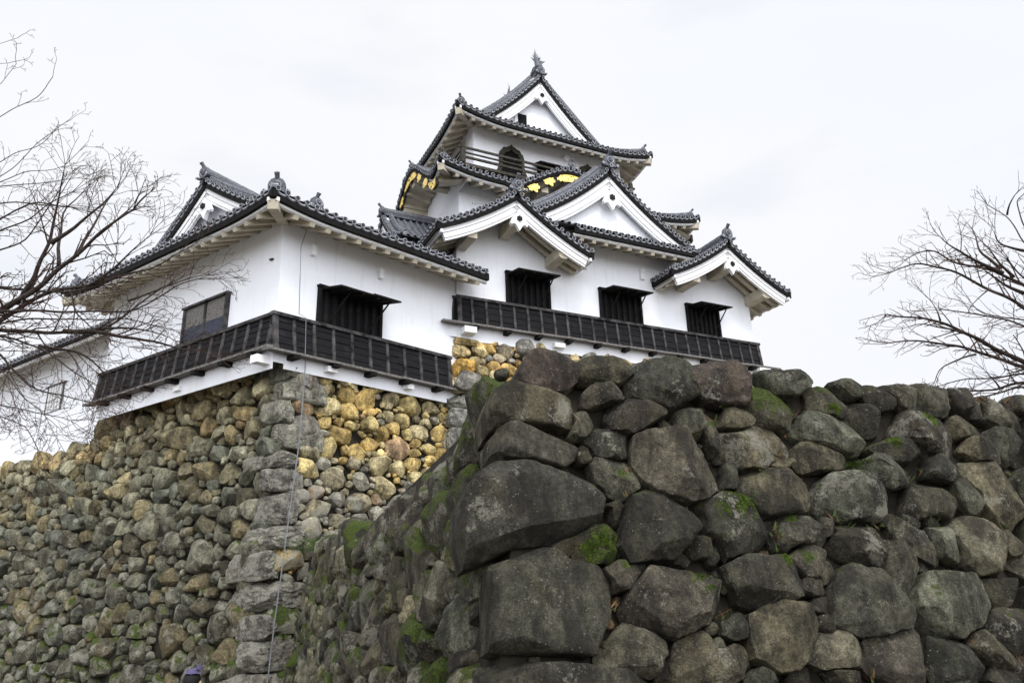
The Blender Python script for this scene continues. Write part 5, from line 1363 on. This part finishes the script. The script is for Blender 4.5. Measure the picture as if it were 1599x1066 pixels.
LT=[([(-10.63,11.20,4.97),(-7.94,10.67,5.89),(-7.38,10.59,6.16),(-7.05,10.51,6.38),(-6.79,10.43,6.48),(-6.47,10.35,6.76),(-6.18,10.28,6.92),(-5.86,10.20,7.21),(-5.61,10.12,7.33),(-5.40,10.04,7.44)],0.10875,0.013,0.5),
([(-7.37,10.99,6.59),(-7.26,10.91,6.73),(-7.12,10.83,7.06),(-6.93,10.76,7.34),(-6.94,10.68,7.73),(-6.86,10.60,8.02),(-6.75,10.52,8.25),(-6.75,10.44,8.52)],0.0435,0.0065,0.5),
([(-6.66,10.33,7.12),(-6.44,10.29,7.30),(-6.20,10.25,7.43),(-5.93,10.21,7.61),(-5.75,10.18,7.88)],0.03625,0.0065,0.5),
([(-7.56,12.04,7.59),(-7.68,12.13,8.12),(-7.79,12.23,8.54),(-7.78,12.32,8.85),(-7.77,12.42,9.07),(-7.58,12.52,9.42)],0.03625,0.0052,0.5),
([(-10.63,11.20,4.97),(-8.68,11.73,6.09),(-8.11,11.67,6.48),(-7.53,11.60,6.88),(-6.99,11.54,6.91),(-6.56,11.48,6.94),(-6.05,11.41,7.13),(-5.52,11.35,7.23),(-5.16,11.29,7.42)],0.07975,0.0078,0.55),
([(-10.63,11.20,4.97),(-8.58,11.27,7.10),(-7.88,11.18,6.85),(-7.41,11.09,6.73),(-6.66,11.01,6.65),(-6.32,10.92,6.63)],0.05075,0.013,1.15),
([(-10.63,11.20,4.97),(-7.90,10.55,6.14),(-7.29,10.46,6.11),(-6.50,10.37,6.05),(-5.81,10.28,6.00),(-5.32,10.19,5.96),(-4.93,10.10,6.06),(-4.65,10.01,6.20),(-4.27,9.92,6.29)],0.0435,0.0065,0.55),
([(-10.63,11.20,4.97),(-7.93,10.63,5.97),(-7.48,10.77,6.08),(-7.01,10.90,6.17),(-6.42,11.04,6.19),(-5.96,11.18,6.26),(-5.58,11.31,6.21)],0.0319,0.0065,1.15),
([(-10.63,11.20,4.97),(-8.85,11.86,6.52),(-8.26,11.93,6.45),(-7.77,12.00,6.38),(-7.30,12.07,6.42),(-6.72,12.14,6.49),(-6.51,12.21,6.64),(-6.22,12.28,7.01),(-5.85,12.35,7.32)],0.0725,0.0091,0.55),
([(-7.14,11.80,6.32),(-6.19,11.68,6.19),(-5.56,11.56,5.97),(-4.99,11.43,5.82),(-4.60,11.31,5.72)],0.0435,0.0065,0.55),
([(-10.63,11.20,4.97),(-8.07,10.82,6.05),(-7.50,10.86,5.90),(-6.93,10.90,5.75),(-6.64,10.94,5.55),(-6.35,10.98,5.36),(-6.06,11.02,5.17)],0.0435,0.0065,1.15),
([(-7.42,11.66,6.03),(-7.09,11.81,6.01),(-6.64,11.95,5.89),(-6.46,12.09,5.61),(-6.58,12.23,5.25)],0.0261,0.0052,1.15),
([(-10.63,11.20,4.97),(-8.85,11.96,6.18),(-8.13,11.85,6.01),(-7.85,11.74,5.70),(-7.54,11.63,5.43),(-7.20,11.52,5.27),(-6.73,11.41,5.12),(-6.18,11.30,5.01)],0.0377,0.0065,1.15),
([(-10.63,11.20,4.97),(-8.25,11.41,5.05),(-7.74,11.50,5.08),(-7.29,11.59,4.97),(-6.74,11.69,4.83)],0.02175,0.0052,1.15),
([(-10.63,11.20,4.97),(-8.07,11.21,4.80),(-7.40,11.04,4.78),(-6.88,10.87,4.54),(-6.54,10.70,4.17)],0.0203,0.0052,1.15),
([(-10.63,11.20,4.97),(-9.01,11.15,9.55),(-8.32,10.98,9.83),(-7.90,10.82,9.86),(-7.52,10.65,9.92),(-7.24,10.49,10.23)],0.0145,0.0052,0.12),
([(-10.63,11.20,4.97),(-9.55,12.07,9.21),(-9.04,12.17,9.78),(-8.92,12.26,10.02),(-8.64,12.36,10.11),(-8.46,12.46,10.42),(-8.43,12.56,10.62),(-8.22,12.65,10.89)],0.0174,0.0052,0.12),
([(-10.63,11.20,4.97),(-8.78,11.30,8.48),(-8.28,11.22,8.82),(-8.00,11.14,9.02),(-7.73,11.06,9.22),(-7.41,10.98,9.44)],0.01595,0.0052,0.12),
([(-10.63,11.20,4.97),(-9.48,12.02,9.05),(-8.87,12.05,9.27),(-8.62,12.08,9.39),(-8.38,12.10,9.47),(-7.92,12.13,9.58)],0.029,0.0052,0.5),
([(-10.63,11.20,4.97),(-9.44,11.96,9.01),(-8.93,12.15,9.22),(-8.39,12.34,9.41),(-7.82,12.52,9.55)],0.0261,0.0052,0.5),
([(-10.63,11.20,4.97),(-8.78,11.22,8.20),(-8.16,11.18,8.34),(-7.83,11.15,8.34),(-7.44,11.11,8.24),(-7.05,11.08,8.16)],0.03625,0.0065,0.5),
([(-10.63,11.20,4.97),(-8.80,11.40,7.72),(-8.34,11.37,8.10),(-7.95,11.34,8.36),(-7.63,11.32,8.38),(-7.08,11.29,8.28)],0.0435,0.0078,0.5),
([(-10.63,11.20,4.97),(-8.08,10.52,7.05),(-7.53,10.44,7.41),(-7.09,10.37,7.57),(-6.74,10.29,7.73),(-6.44,10.21,7.89)],0.0406,0.0065,0.5),
([(-10.63,11.20,4.97),(-9.03,11.83,7.48),(-8.32,11.64,7.66),(-7.82,11.46,7.82),(-7.42,11.28,8.19),(-7.21,11.09,8.43)],0.0406,0.0065,0.5),
([(-6.23,10.29,6.88),(-6.08,10.36,7.48),(-6.08,10.43,7.70),(-5.93,10.49,8.07)],0.029,0.0052,0.5),
([(-6.27,10.76,7.43),(-5.98,10.78,7.70),(-5.87,10.80,7.93),(-5.76,10.82,8.20)],0.0232,0.0039,0.5),
([(-10.63,11.20,4.97),(-9.30,11.14,10.97),(-8.54,11.02,10.88),(-8.28,10.89,10.86)],0.0087,0.0039,0.12),
([(-10.63,11.20,4.97),(-10.27,12.19,12.29),(-9.36,11.95,12.14),(-8.88,11.71,12.07)],0.00725,0.0039,0.12),
([(-10.63,11.20,4.97),(-8.86,11.03,10.27),(-8.35,10.87,10.33),(-8.21,10.71,10.39),(-7.92,10.55,10.51)],0.00725,0.0039,0.12),
([(-6.75,11.47,6.90),(-6.32,11.35,7.11),(-5.94,11.23,7.38),(-5.62,11.11,7.64)],0.029,0.0052,1.15),
([(-5.72,10.91,6.42),(-5.42,11.04,6.63),(-5.00,11.18,6.83),(-4.72,11.31,6.99)],0.0203,0.0039,0.55),
([(-6.00,10.84,5.97),(-5.55,10.87,5.99),(-5.17,10.90,5.89),(-4.93,10.93,5.75)],0.0232,0.0039,0.55),
([(-7.27,12.01,7.10),(-6.98,11.80,6.61),(-6.50,11.58,6.18),(-5.86,11.37,5.88)],0.0174,0.0039,1.15),
([(-10.63,11.20,4.97),(-7.60,10.32,5.38),(-6.94,10.18,5.17),(-6.43,10.03,4.71),(-6.04,9.89,4.40)],0.0232,0.0052,1.15),
([(-10.63,11.20,4.87),(-10.95,11.29,5.56),(-11.27,11.42,6.25),(-11.44,11.57,6.98),(-11.47,11.67,7.75)],0.085,0.008,0.5),
([(-10.63,11.20,4.87),(-11.09,11.10,5.89),(-11.65,10.86,6.83),(-12.17,10.76,7.82),(-12.84,10.87,8.72)],0.085,0.008,0.5),
([(-10.63,11.20,4.87),(-10.95,11.10,5.60),(-11.04,11.15,6.38),(-11.12,11.23,7.17),(-11.13,11.43,7.94)],0.085,0.008,0.5),
([(-10.63,11.20,4.87),(-10.73,11.11,5.78),(-10.80,10.94,6.67),(-10.94,10.79,7.56),(-10.97,10.67,8.47)],0.085,0.008,0.5),
([(-10.63,11.20,4.87),(-11.35,10.78,4.98),(-12.01,10.43,5.18),(-12.65,10.12,5.48),(-13.30,9.81,5.74)],0.085,0.008,0.5),
([(-10.63,11.20,4.87),(-10.95,11.20,5.49),(-11.19,11.34,6.13),(-11.35,11.44,6.80),(-11.47,11.43,7.48)],0.085,0.008,0.5),
([(-10.63,11.20,4.87),(-11.46,12.06,5.37),(-11.89,12.93,5.94),(-12.32,13.72,6.62),(-12.48,14.61,7.30)],0.085,0.008,0.5),
([(-10.63,11.20,4.87),(-11.31,11.60,5.72),(-11.89,11.96,6.59),(-12.24,12.38,7.57),(-12.48,12.57,8.64)],0.085,0.008,0.5),
([(-10.63,11.20,4.87),(-11.20,10.97,5.79),(-11.70,10.63,6.71),(-12.13,10.31,7.66),(-12.72,10.06,8.55)],0.085,0.008,0.5)]
tree('bare_tree','leafless tree with fine reddish twigs reaching in front of the turret at left',(-10.93,11.2,0),[(-10.93,11.3,-.1),(-10.78,11.2,2.0),(-10.63,11.20,4.97)],LT,3,.92,levels=4,dens=1.25)
RT=[([(13.51,15.50,3.86),(11.10,15.56,6.24),(10.39,15.44,6.47),(9.90,15.33,6.68),(9.52,15.22,6.87),(9.09,15.11,7.01),(8.63,15.00,7.24),(8.09,14.88,7.27),(7.48,14.77,7.36)],0.115,0.013,1),
([(13.51,15.50,3.86),(11.64,16.31,6.46),(11.01,16.40,6.66),(10.43,16.49,6.96),(10.13,16.57,7.13),(9.62,16.66,7.28),(8.86,16.75,7.49),(8.44,16.83,7.43)],0.09775,0.013,1),
([(13.51,15.50,3.86),(10.56,14.50,6.74),(9.95,14.52,6.90),(9.74,14.53,7.03),(9.22,14.55,7.15),(8.78,14.56,7.31),(8.49,14.57,7.33)],0.0575,0.0104,1),
([(13.51,15.50,3.86),(11.12,15.21,7.13),(10.54,15.33,7.33),(10.13,15.44,7.40),(9.86,15.56,7.55),(9.79,15.67,7.80)],0.046,0.0104,1),
([(13.51,15.50,3.86),(10.93,15.05,6.84),(10.36,14.99,7.45),(10.13,14.93,7.68),(9.71,14.86,7.79),(9.22,14.80,8.14),(8.85,14.74,8.25),(8.17,14.68,8.37),(7.65,14.62,8.16)],0.092,0.0104,1),
([(13.51,15.50,3.86),(11.37,15.47,7.47),(10.91,15.57,8.23),(10.59,15.68,8.55),(10.25,15.79,8.72),(9.77,15.89,8.92),(9.58,16.00,9.14),(9.44,16.11,9.38),(8.96,16.21,9.23)],0.1035,0.0104,1),
([(9.81,14.53,8.05),(9.10,14.32,8.34),(8.66,14.12,8.42),(8.37,13.91,8.59)],0.046,0.0078,1),
([(10.64,15.79,8.71),(10.46,16.00,9.13),(10.55,16.20,9.67),(10.62,16.41,9.98)],0.04025,0.0078,1),
([(10.70,15.53,8.38),(10.45,15.49,8.63),(10.35,15.46,8.88),(10.16,15.42,9.18)],0.04025,0.0078,1),
([(13.51,15.50,3.86),(12.32,16.36,8.97),(11.79,16.47,9.66),(11.72,16.58,10.06),(11.72,16.69,10.47),(11.40,16.80,10.84)],0.0575,0.0091,0.45),
([(13.51,15.50,3.86),(10.81,14.46,8.13),(10.58,14.66,9.14),(10.70,14.87,9.82),(11.07,15.07,10.14)],0.05175,0.0091,0.45),
([(10.37,14.77,9.46),(10.39,14.61,9.74),(10.51,14.45,9.85)],0.023,0.0065,0.45),
([(13.51,15.50,3.86),(11.57,16.31,6.17),(10.86,16.28,6.33),(10.30,16.25,6.14),(9.61,16.21,6.08),(9.22,16.18,6.10)],0.0805,0.013,1),
([(13.51,15.50,3.86),(11.46,16.22,6.00),(10.66,16.04,6.12),(9.84,15.86,5.90),(9.35,15.68,5.77)],0.0575,0.013,1),
([(13.51,15.50,3.86),(11.72,16.40,6.54),(10.88,16.27,6.45),(10.19,16.14,6.36),(9.54,16.01,6.29),(8.99,15.88,6.19)],0.0575,0.0091,1),
([(8.98,14.66,6.41),(8.47,14.66,6.27),(8.14,14.65,6.09),(8.05,14.65,5.87)],0.023,0.0065,1),
([(8.70,15.11,7.29),(8.70,15.15,7.62),(8.65,15.18,7.78)],0.0207,0.0052,1),
([(10.30,16.47,7.29),(10.71,16.81,7.61)],0.01725,0.0052,1),
([(8.61,14.31,6.73),(8.20,14.21,6.84),(7.83,14.11,6.90),(7.33,14.01,6.75)],0.023,0.0052,1),
([(10.88,15.61,8.04),(10.51,15.60,8.21),(10.28,15.59,8.47),(10.12,15.59,8.63)],0.046,0.0104,1),
([(13.51,15.50,3.86),(11.88,16.02,8.08),(11.25,16.01,8.57),(11.07,16.00,8.79),(11.01,15.99,8.95)],0.0575,0.0156,1),
([(10.32,14.48,8.50),(9.81,14.35,8.50),(9.54,14.21,8.63),(9.60,14.07,8.81)],0.0345,0.0065,1),
([(10.35,16.33,6.16),(10.14,16.22,6.33),(9.98,16.11,6.55)],0.023,0.0065,1),
([(13.51,15.50,3.76),(13.82,15.87,4.63),(14.06,16.10,5.53),(14.36,16.24,6.44),(14.56,16.56,7.33)],0.085,0.008,0.5),
([(13.51,15.50,3.76),(13.91,15.37,4.65),(14.33,15.27,5.53),(14.72,15.13,6.42),(15.00,15.10,7.36)],0.085,0.008,0.5),
([(13.51,15.50,3.76),(13.69,15.36,4.71),(13.82,15.31,5.68),(14.18,15.29,6.59),(14.53,15.11,7.48)],0.085,0.008,0.5),
([(13.51,15.50,3.76),(14.04,16.07,4.55),(14.55,16.55,5.31),(14.98,16.86,6.19),(15.41,17.05,7.11)],0.085,0.008,0.5),
([(13.51,15.50,3.76),(13.88,15.33,4.42),(14.16,15.28,5.13),(14.48,15.19,5.82),(14.80,15.04,6.49)],0.085,0.008,0.5),
([(13.51,15.50,3.76),(13.93,15.62,4.47),(14.43,15.68,5.14),(14.99,15.82,5.73),(15.60,15.88,6.30)],0.085,0.008,0.5),
([(13.51,15.50,3.76),(13.70,15.68,4.77),(13.93,15.92,5.76),(14.19,16.11,6.74),(14.37,16.15,7.77)],0.085,0.008,0.5),
([(13.51,15.50,3.76),(14.12,14.79,3.94),(14.65,14.23,4.19),(15.21,13.80,4.59),(15.68,13.31,5.03)],0.085,0.008,0.5),
([(13.51,15.50,3.76),(13.96,15.74,4.55),(14.30,15.96,5.38),(14.61,16.18,6.23),(14.95,16.33,7.08)],0.085,0.008,0.5)]
tree('bare_tree','leafless tree with thick dark limbs behind the boulder wall at right',(13.91,15.5,0),[(13.91,15.5,-.1),(13.71,15.6,3),(13.51,15.50,3.86)],RT,9,.8,levels=4,dens=.75,trunk_r=.45)

# ================================================================ cables, hose, moss and grass
mb=MB(); mb.tube([(-5.70,20.37,13.10),(-5.80,20.30,12.5),(-5.89,20.19,11.96),(-5.86,20.21,11.0),(-5.83,20.24,9.93),(-5.66,20.35,9.85),(-5.62,20.36,8.75)],.011,6)
o=mb.build('lightning_cable',['cable'],None); tag(o,'thin grey cable running down the white right-hand wall of the turret','cable')
mb=MB(); mb.tube([(-5.64,20.50,8.66),(-5.60,20.36,7.9),(-5.585,20.16,6.17),(-5.64,19.95,4.6),(-5.665,19.72,3.26),(-5.70,19.5,1.9),(-5.73,19.3,.2)],.016,6)
o=mb.build('grounding_cable',['cable'],None); tag(o,'grey cable hanging down the corner of the rubble stone base to the ground','cable')
mb=MB(); mb.tube([(-5.20,19.95,.05),(-5.16,20.0,.58),(-5.11,20.0,1.51),(-5.10,20.0,2.37),(-5.08,20.02,3.02),(-5.02,20.05,3.34),(-4.90,20.08,3.60),(-4.72,20.1,3.80),(-4.45,20.12,3.93),(-4.1,20.15,3.98),(-3.6,20.4,3.9)],.035,8)
o=mb.build('drain_hose',['hose'],None); tag(o,'black rubber hose rising in the gap between the two stone walls','hose')
mb=MB(); rg_=random.Random(12)
for i in range(2600):
    x=rg_.gauss(-4.75,.42); y=20.25+rg_.uniform(-.25,.55)+(x+4.75)*.3; z=3.70+rg_.uniform(-.12,.16)-abs(x+4.75)*.05
    h=rg_.uniform(.04,.13); a=rg_.uniform(0,6.28); w_=.006
    mb.add([(x-w_*math.cos(a),y-w_*math.sin(a),z),(x+w_*math.cos(a),y+w_*math.sin(a),z),(x+rg_.gauss(0,.04),y+rg_.gauss(0,.04),z+h)],[(0,1,2)])
M['grass']=mat_two('short_green_grass',(.03,.06,.012),(.10,.14,.035),6,.9)
o=mb.build('grass_tuft',['grass'],None); tag(o,'short green grass on the ledge where the two stone walls meet','grass','stuff')
# ================================================================ visitor seen from behind
def person():
    px,py=-3.07,8.0; hz=1.56
    t=Thing('person','person seen from behind with a purple striped headscarf, standing below the rubble wall','person',(px,py,-.2))
    me=bpy.data.meshes.new('body')
    V=[(0,0,.92),(0,.01,1.08),(0,.02,1.24),(0,.01,1.34),(0,0,1.40),(0,-.005,1.455),(0,.01,1.53),
       (.085,0,.88),(.10,.01,.50),(.10,.03,.09),(.10,-.10,.035),(-.085,0,.88),(-.10,.01,.50),(-.10,.03,.09),(-.10,-.10,.035),
       (.17,.01,1.31),(.21,.03,1.06),(.20,-.05,.84),(-.17,.01,1.31),(-.21,.03,1.06),(-.20,-.05,.84)]
    E=[(0,1),(1,2),(2,3),(3,4),(4,5),(5,6),(0,7),(7,8),(8,9),(9,10),(0,11),(11,12),(12,13),(13,14),(3,15),(15,16),(16,17),(3,18),(18,19),(19,20)]
    Rr=[.13,.125,.14,.10,.055,.07,.08,.085,.06,.045,.035,.085,.06,.045,.035,.06,.045,.032,.06,.045,.032]
    # hands: palm and five fingers each
    for sg,wi in ((1,17),(-1,20)):
        b=len(V); V.append((sg*.20,-.07,.79)); Rr.append(.030); E.append((wi,b))
        for k,(dx,ln) in enumerate(((-.024,.065),(-.008,.075),(.008,.07),(.024,.055))):
            i=len(V); V.append((sg*(.20),-.075+dx,.755)); V.append((sg*.195,-.08+dx,.755-ln*.55)); V.append((sg*.185,-.082+dx,.755-ln)); Rr+= [.0095,.0085,.007]
            E+=[(b,i),(i,i+1),(i+1,i+2)]
        i=len(V); V.append((sg*.185,-.105,.775)); V.append((sg*.178,-.115,.745)); Rr+=[.011,.009]; E+=[(b,i),(i,i+1)]
    me.from_pydata([(x+px,-y*0+y+py,z*hz/1.62) for x,y,z in V],E,[])
    ob=bpy.data.objects.new('body',me); COL.objects.link(ob)
    sk=ob.modifiers.new('skin','SKIN')
    for i,v in enumerate(me.skin_vertices[0].data): v.radius=(Rr[i],Rr[i]*.85); v.use_root=(i==0)
    sb=ob.modifiers.new('sub','SUBSURF'); sb.levels=2; sb.render_levels=2
    dg=bpy.context.evaluated_depsgraph_get(); m2=bpy.data.meshes.new_from_object(ob.evaluated_get(dg)); ob.modifiers.clear(); ob.data=m2
    M['skin']=mat_two('skin',(.42,.26,.19),(.5,.32,.24),8,.6); M['coat']=mat_two('dark_coat_cloth',(.012,.013,.018),(.025,.026,.034),20,.9,bump=.3)
    m2.materials.clear(); m2.materials.append(M['skin'])
    m2.transform(Matrix.Translation((-px,-py,0))); ob.parent=t.o
    for p in m2.polygons: p.use_smooth=True
    # coat as a shell over torso and arms, trousers below
    import bmesh
    bm=bmesh.new(); bm.from_mesh(m2)
    for nm,cond,th,mat in (('coat',lambda c:(.74<c.z<1.36) and not(abs(c.x)>.14 and c.z<.83),.022,'coat'),('trousers',lambda c:(.06<c.z<.80) and abs(c.x)<.17,.014,'coat')):
        b=bm.copy(); bmesh.ops.delete(b,geom=[f for f in b.faces if not cond(f.calc_center_median())],context='FACES')
        b.normal_update()
        for v in b.verts: v.co+=v.normal*th
        mm=bpy.data.meshes.new(nm); b.to_mesh(mm); b.free(); mm.materials.append(M[mat])
        for p in mm.polygons: p.use_smooth=True
        oo=bpy.data.objects.new(nm,mm); COL.objects.link(oo); oo.parent=t.o
    bm.free()
    # head with ears, face; hair and headscarf
    def ball(name,c,r,mat,fn=None,nu=24,nv=16,par=None):
        V=[];F=[]
        for i in range(nv+1):
            a=math.pi*i/nv
            for j in range(nu):
                b=2*math.pi*j/nu; d=np.array([math.sin(a)*math.cos(b),math.sin(a)*math.sin(b),math.cos(a)])
                q=np.array(c)+d*np.array(r)*(fn(d) if fn else 1); V.append(q)
        for i in range(nv):
            for j in range(nu): F.append((i*nu+j,(i+1)*nu+j,(i+1)*nu+(j+1)%nu,i*nu+(j+1)%nu))
        mb=MB(); mb.add(V,F); return mb.build(name,[mat],par or t,smooth=True)
    hc=(px,py+.0,1.285)
    def face(d):
        k=1.0
        if d[1]>.55: # looks away from the camera
            k+=.10*math.exp(-((d[0]/.16)**2+((d[2]+.12)/.22)**2))-.04*math.exp(-(((abs(d[0])-.36)/.14)**2+((d[2]-.12)/.12)**2))
        if d[2]<-.4: k*=1-.12*(-.4-d[2])
        return k
    ball('head',hc,(.073,.088,.105),'skin',face)
    for sg in (-1,1): ball('ear',(px+sg*.078,py-.005,1.272),(.014,.026,.034),'skin',nu=12,nv=8)
    M['hair']=mat_two('black_hair',(.004,.004,.004),(.012,.011,.011),40,.6,bump=.5)
    ball('hair',(px,py-.012,1.302),(.081,.088,.098),'hair',lambda d:1.0 if (d[2]>-.62 and not(d[1]>.45 and d[2]<.5)) else .86)
    # headscarf: striped cloth band over the crown with knot
    N=NM('purple_striped_cloth',.85); wv=N.n('TexWave',Scale=34,Distortion=1.2); N.l(N.vec((1,.2,.35)),wv.inputs[0]); N.color(N.ramp(wv.outputs[0],[(.80,(.016,.008,.07)),(.92,(.26,.25,.33))])); M['scarf']=N.m
    def sc(d): return 1+.05*math.sin(d[0]*9+d[1]*4)+.03*math.sin(d[2]*17)
    V=[];F=[];nu,nv=28,9
    for i in range(nv+1):
        a=.02+1.02*i/nv
        for j in range(nu):
            b=2*math.pi*j/nu; d=np.array([math.sin(a)*math.cos(b),math.sin(a)*math.sin(b),math.cos(a)]); V.append(np.array((px+.004,py-.012,1.312))+d*np.array((.090,.096,.105))*sc(d))
    for i in range(nv):
        for j in range(nu): F.append((i*nu+j,(i+1)*nu+j,(i+1)*nu+(j+1)%nu,i*nu+(j+1)%nu))
    mb=MB(); mb.add(V,F); mb.add([(px+.03,py-.05,1.40),(px+.09,py-.06,1.465),(px+.10,py-.02,1.40),(px+.05,py,1.42)],[(0,1,2),(0,3,1),(3,2,1)])
    mb.build('headscarf',['scarf'],t,smooth=True)
person()
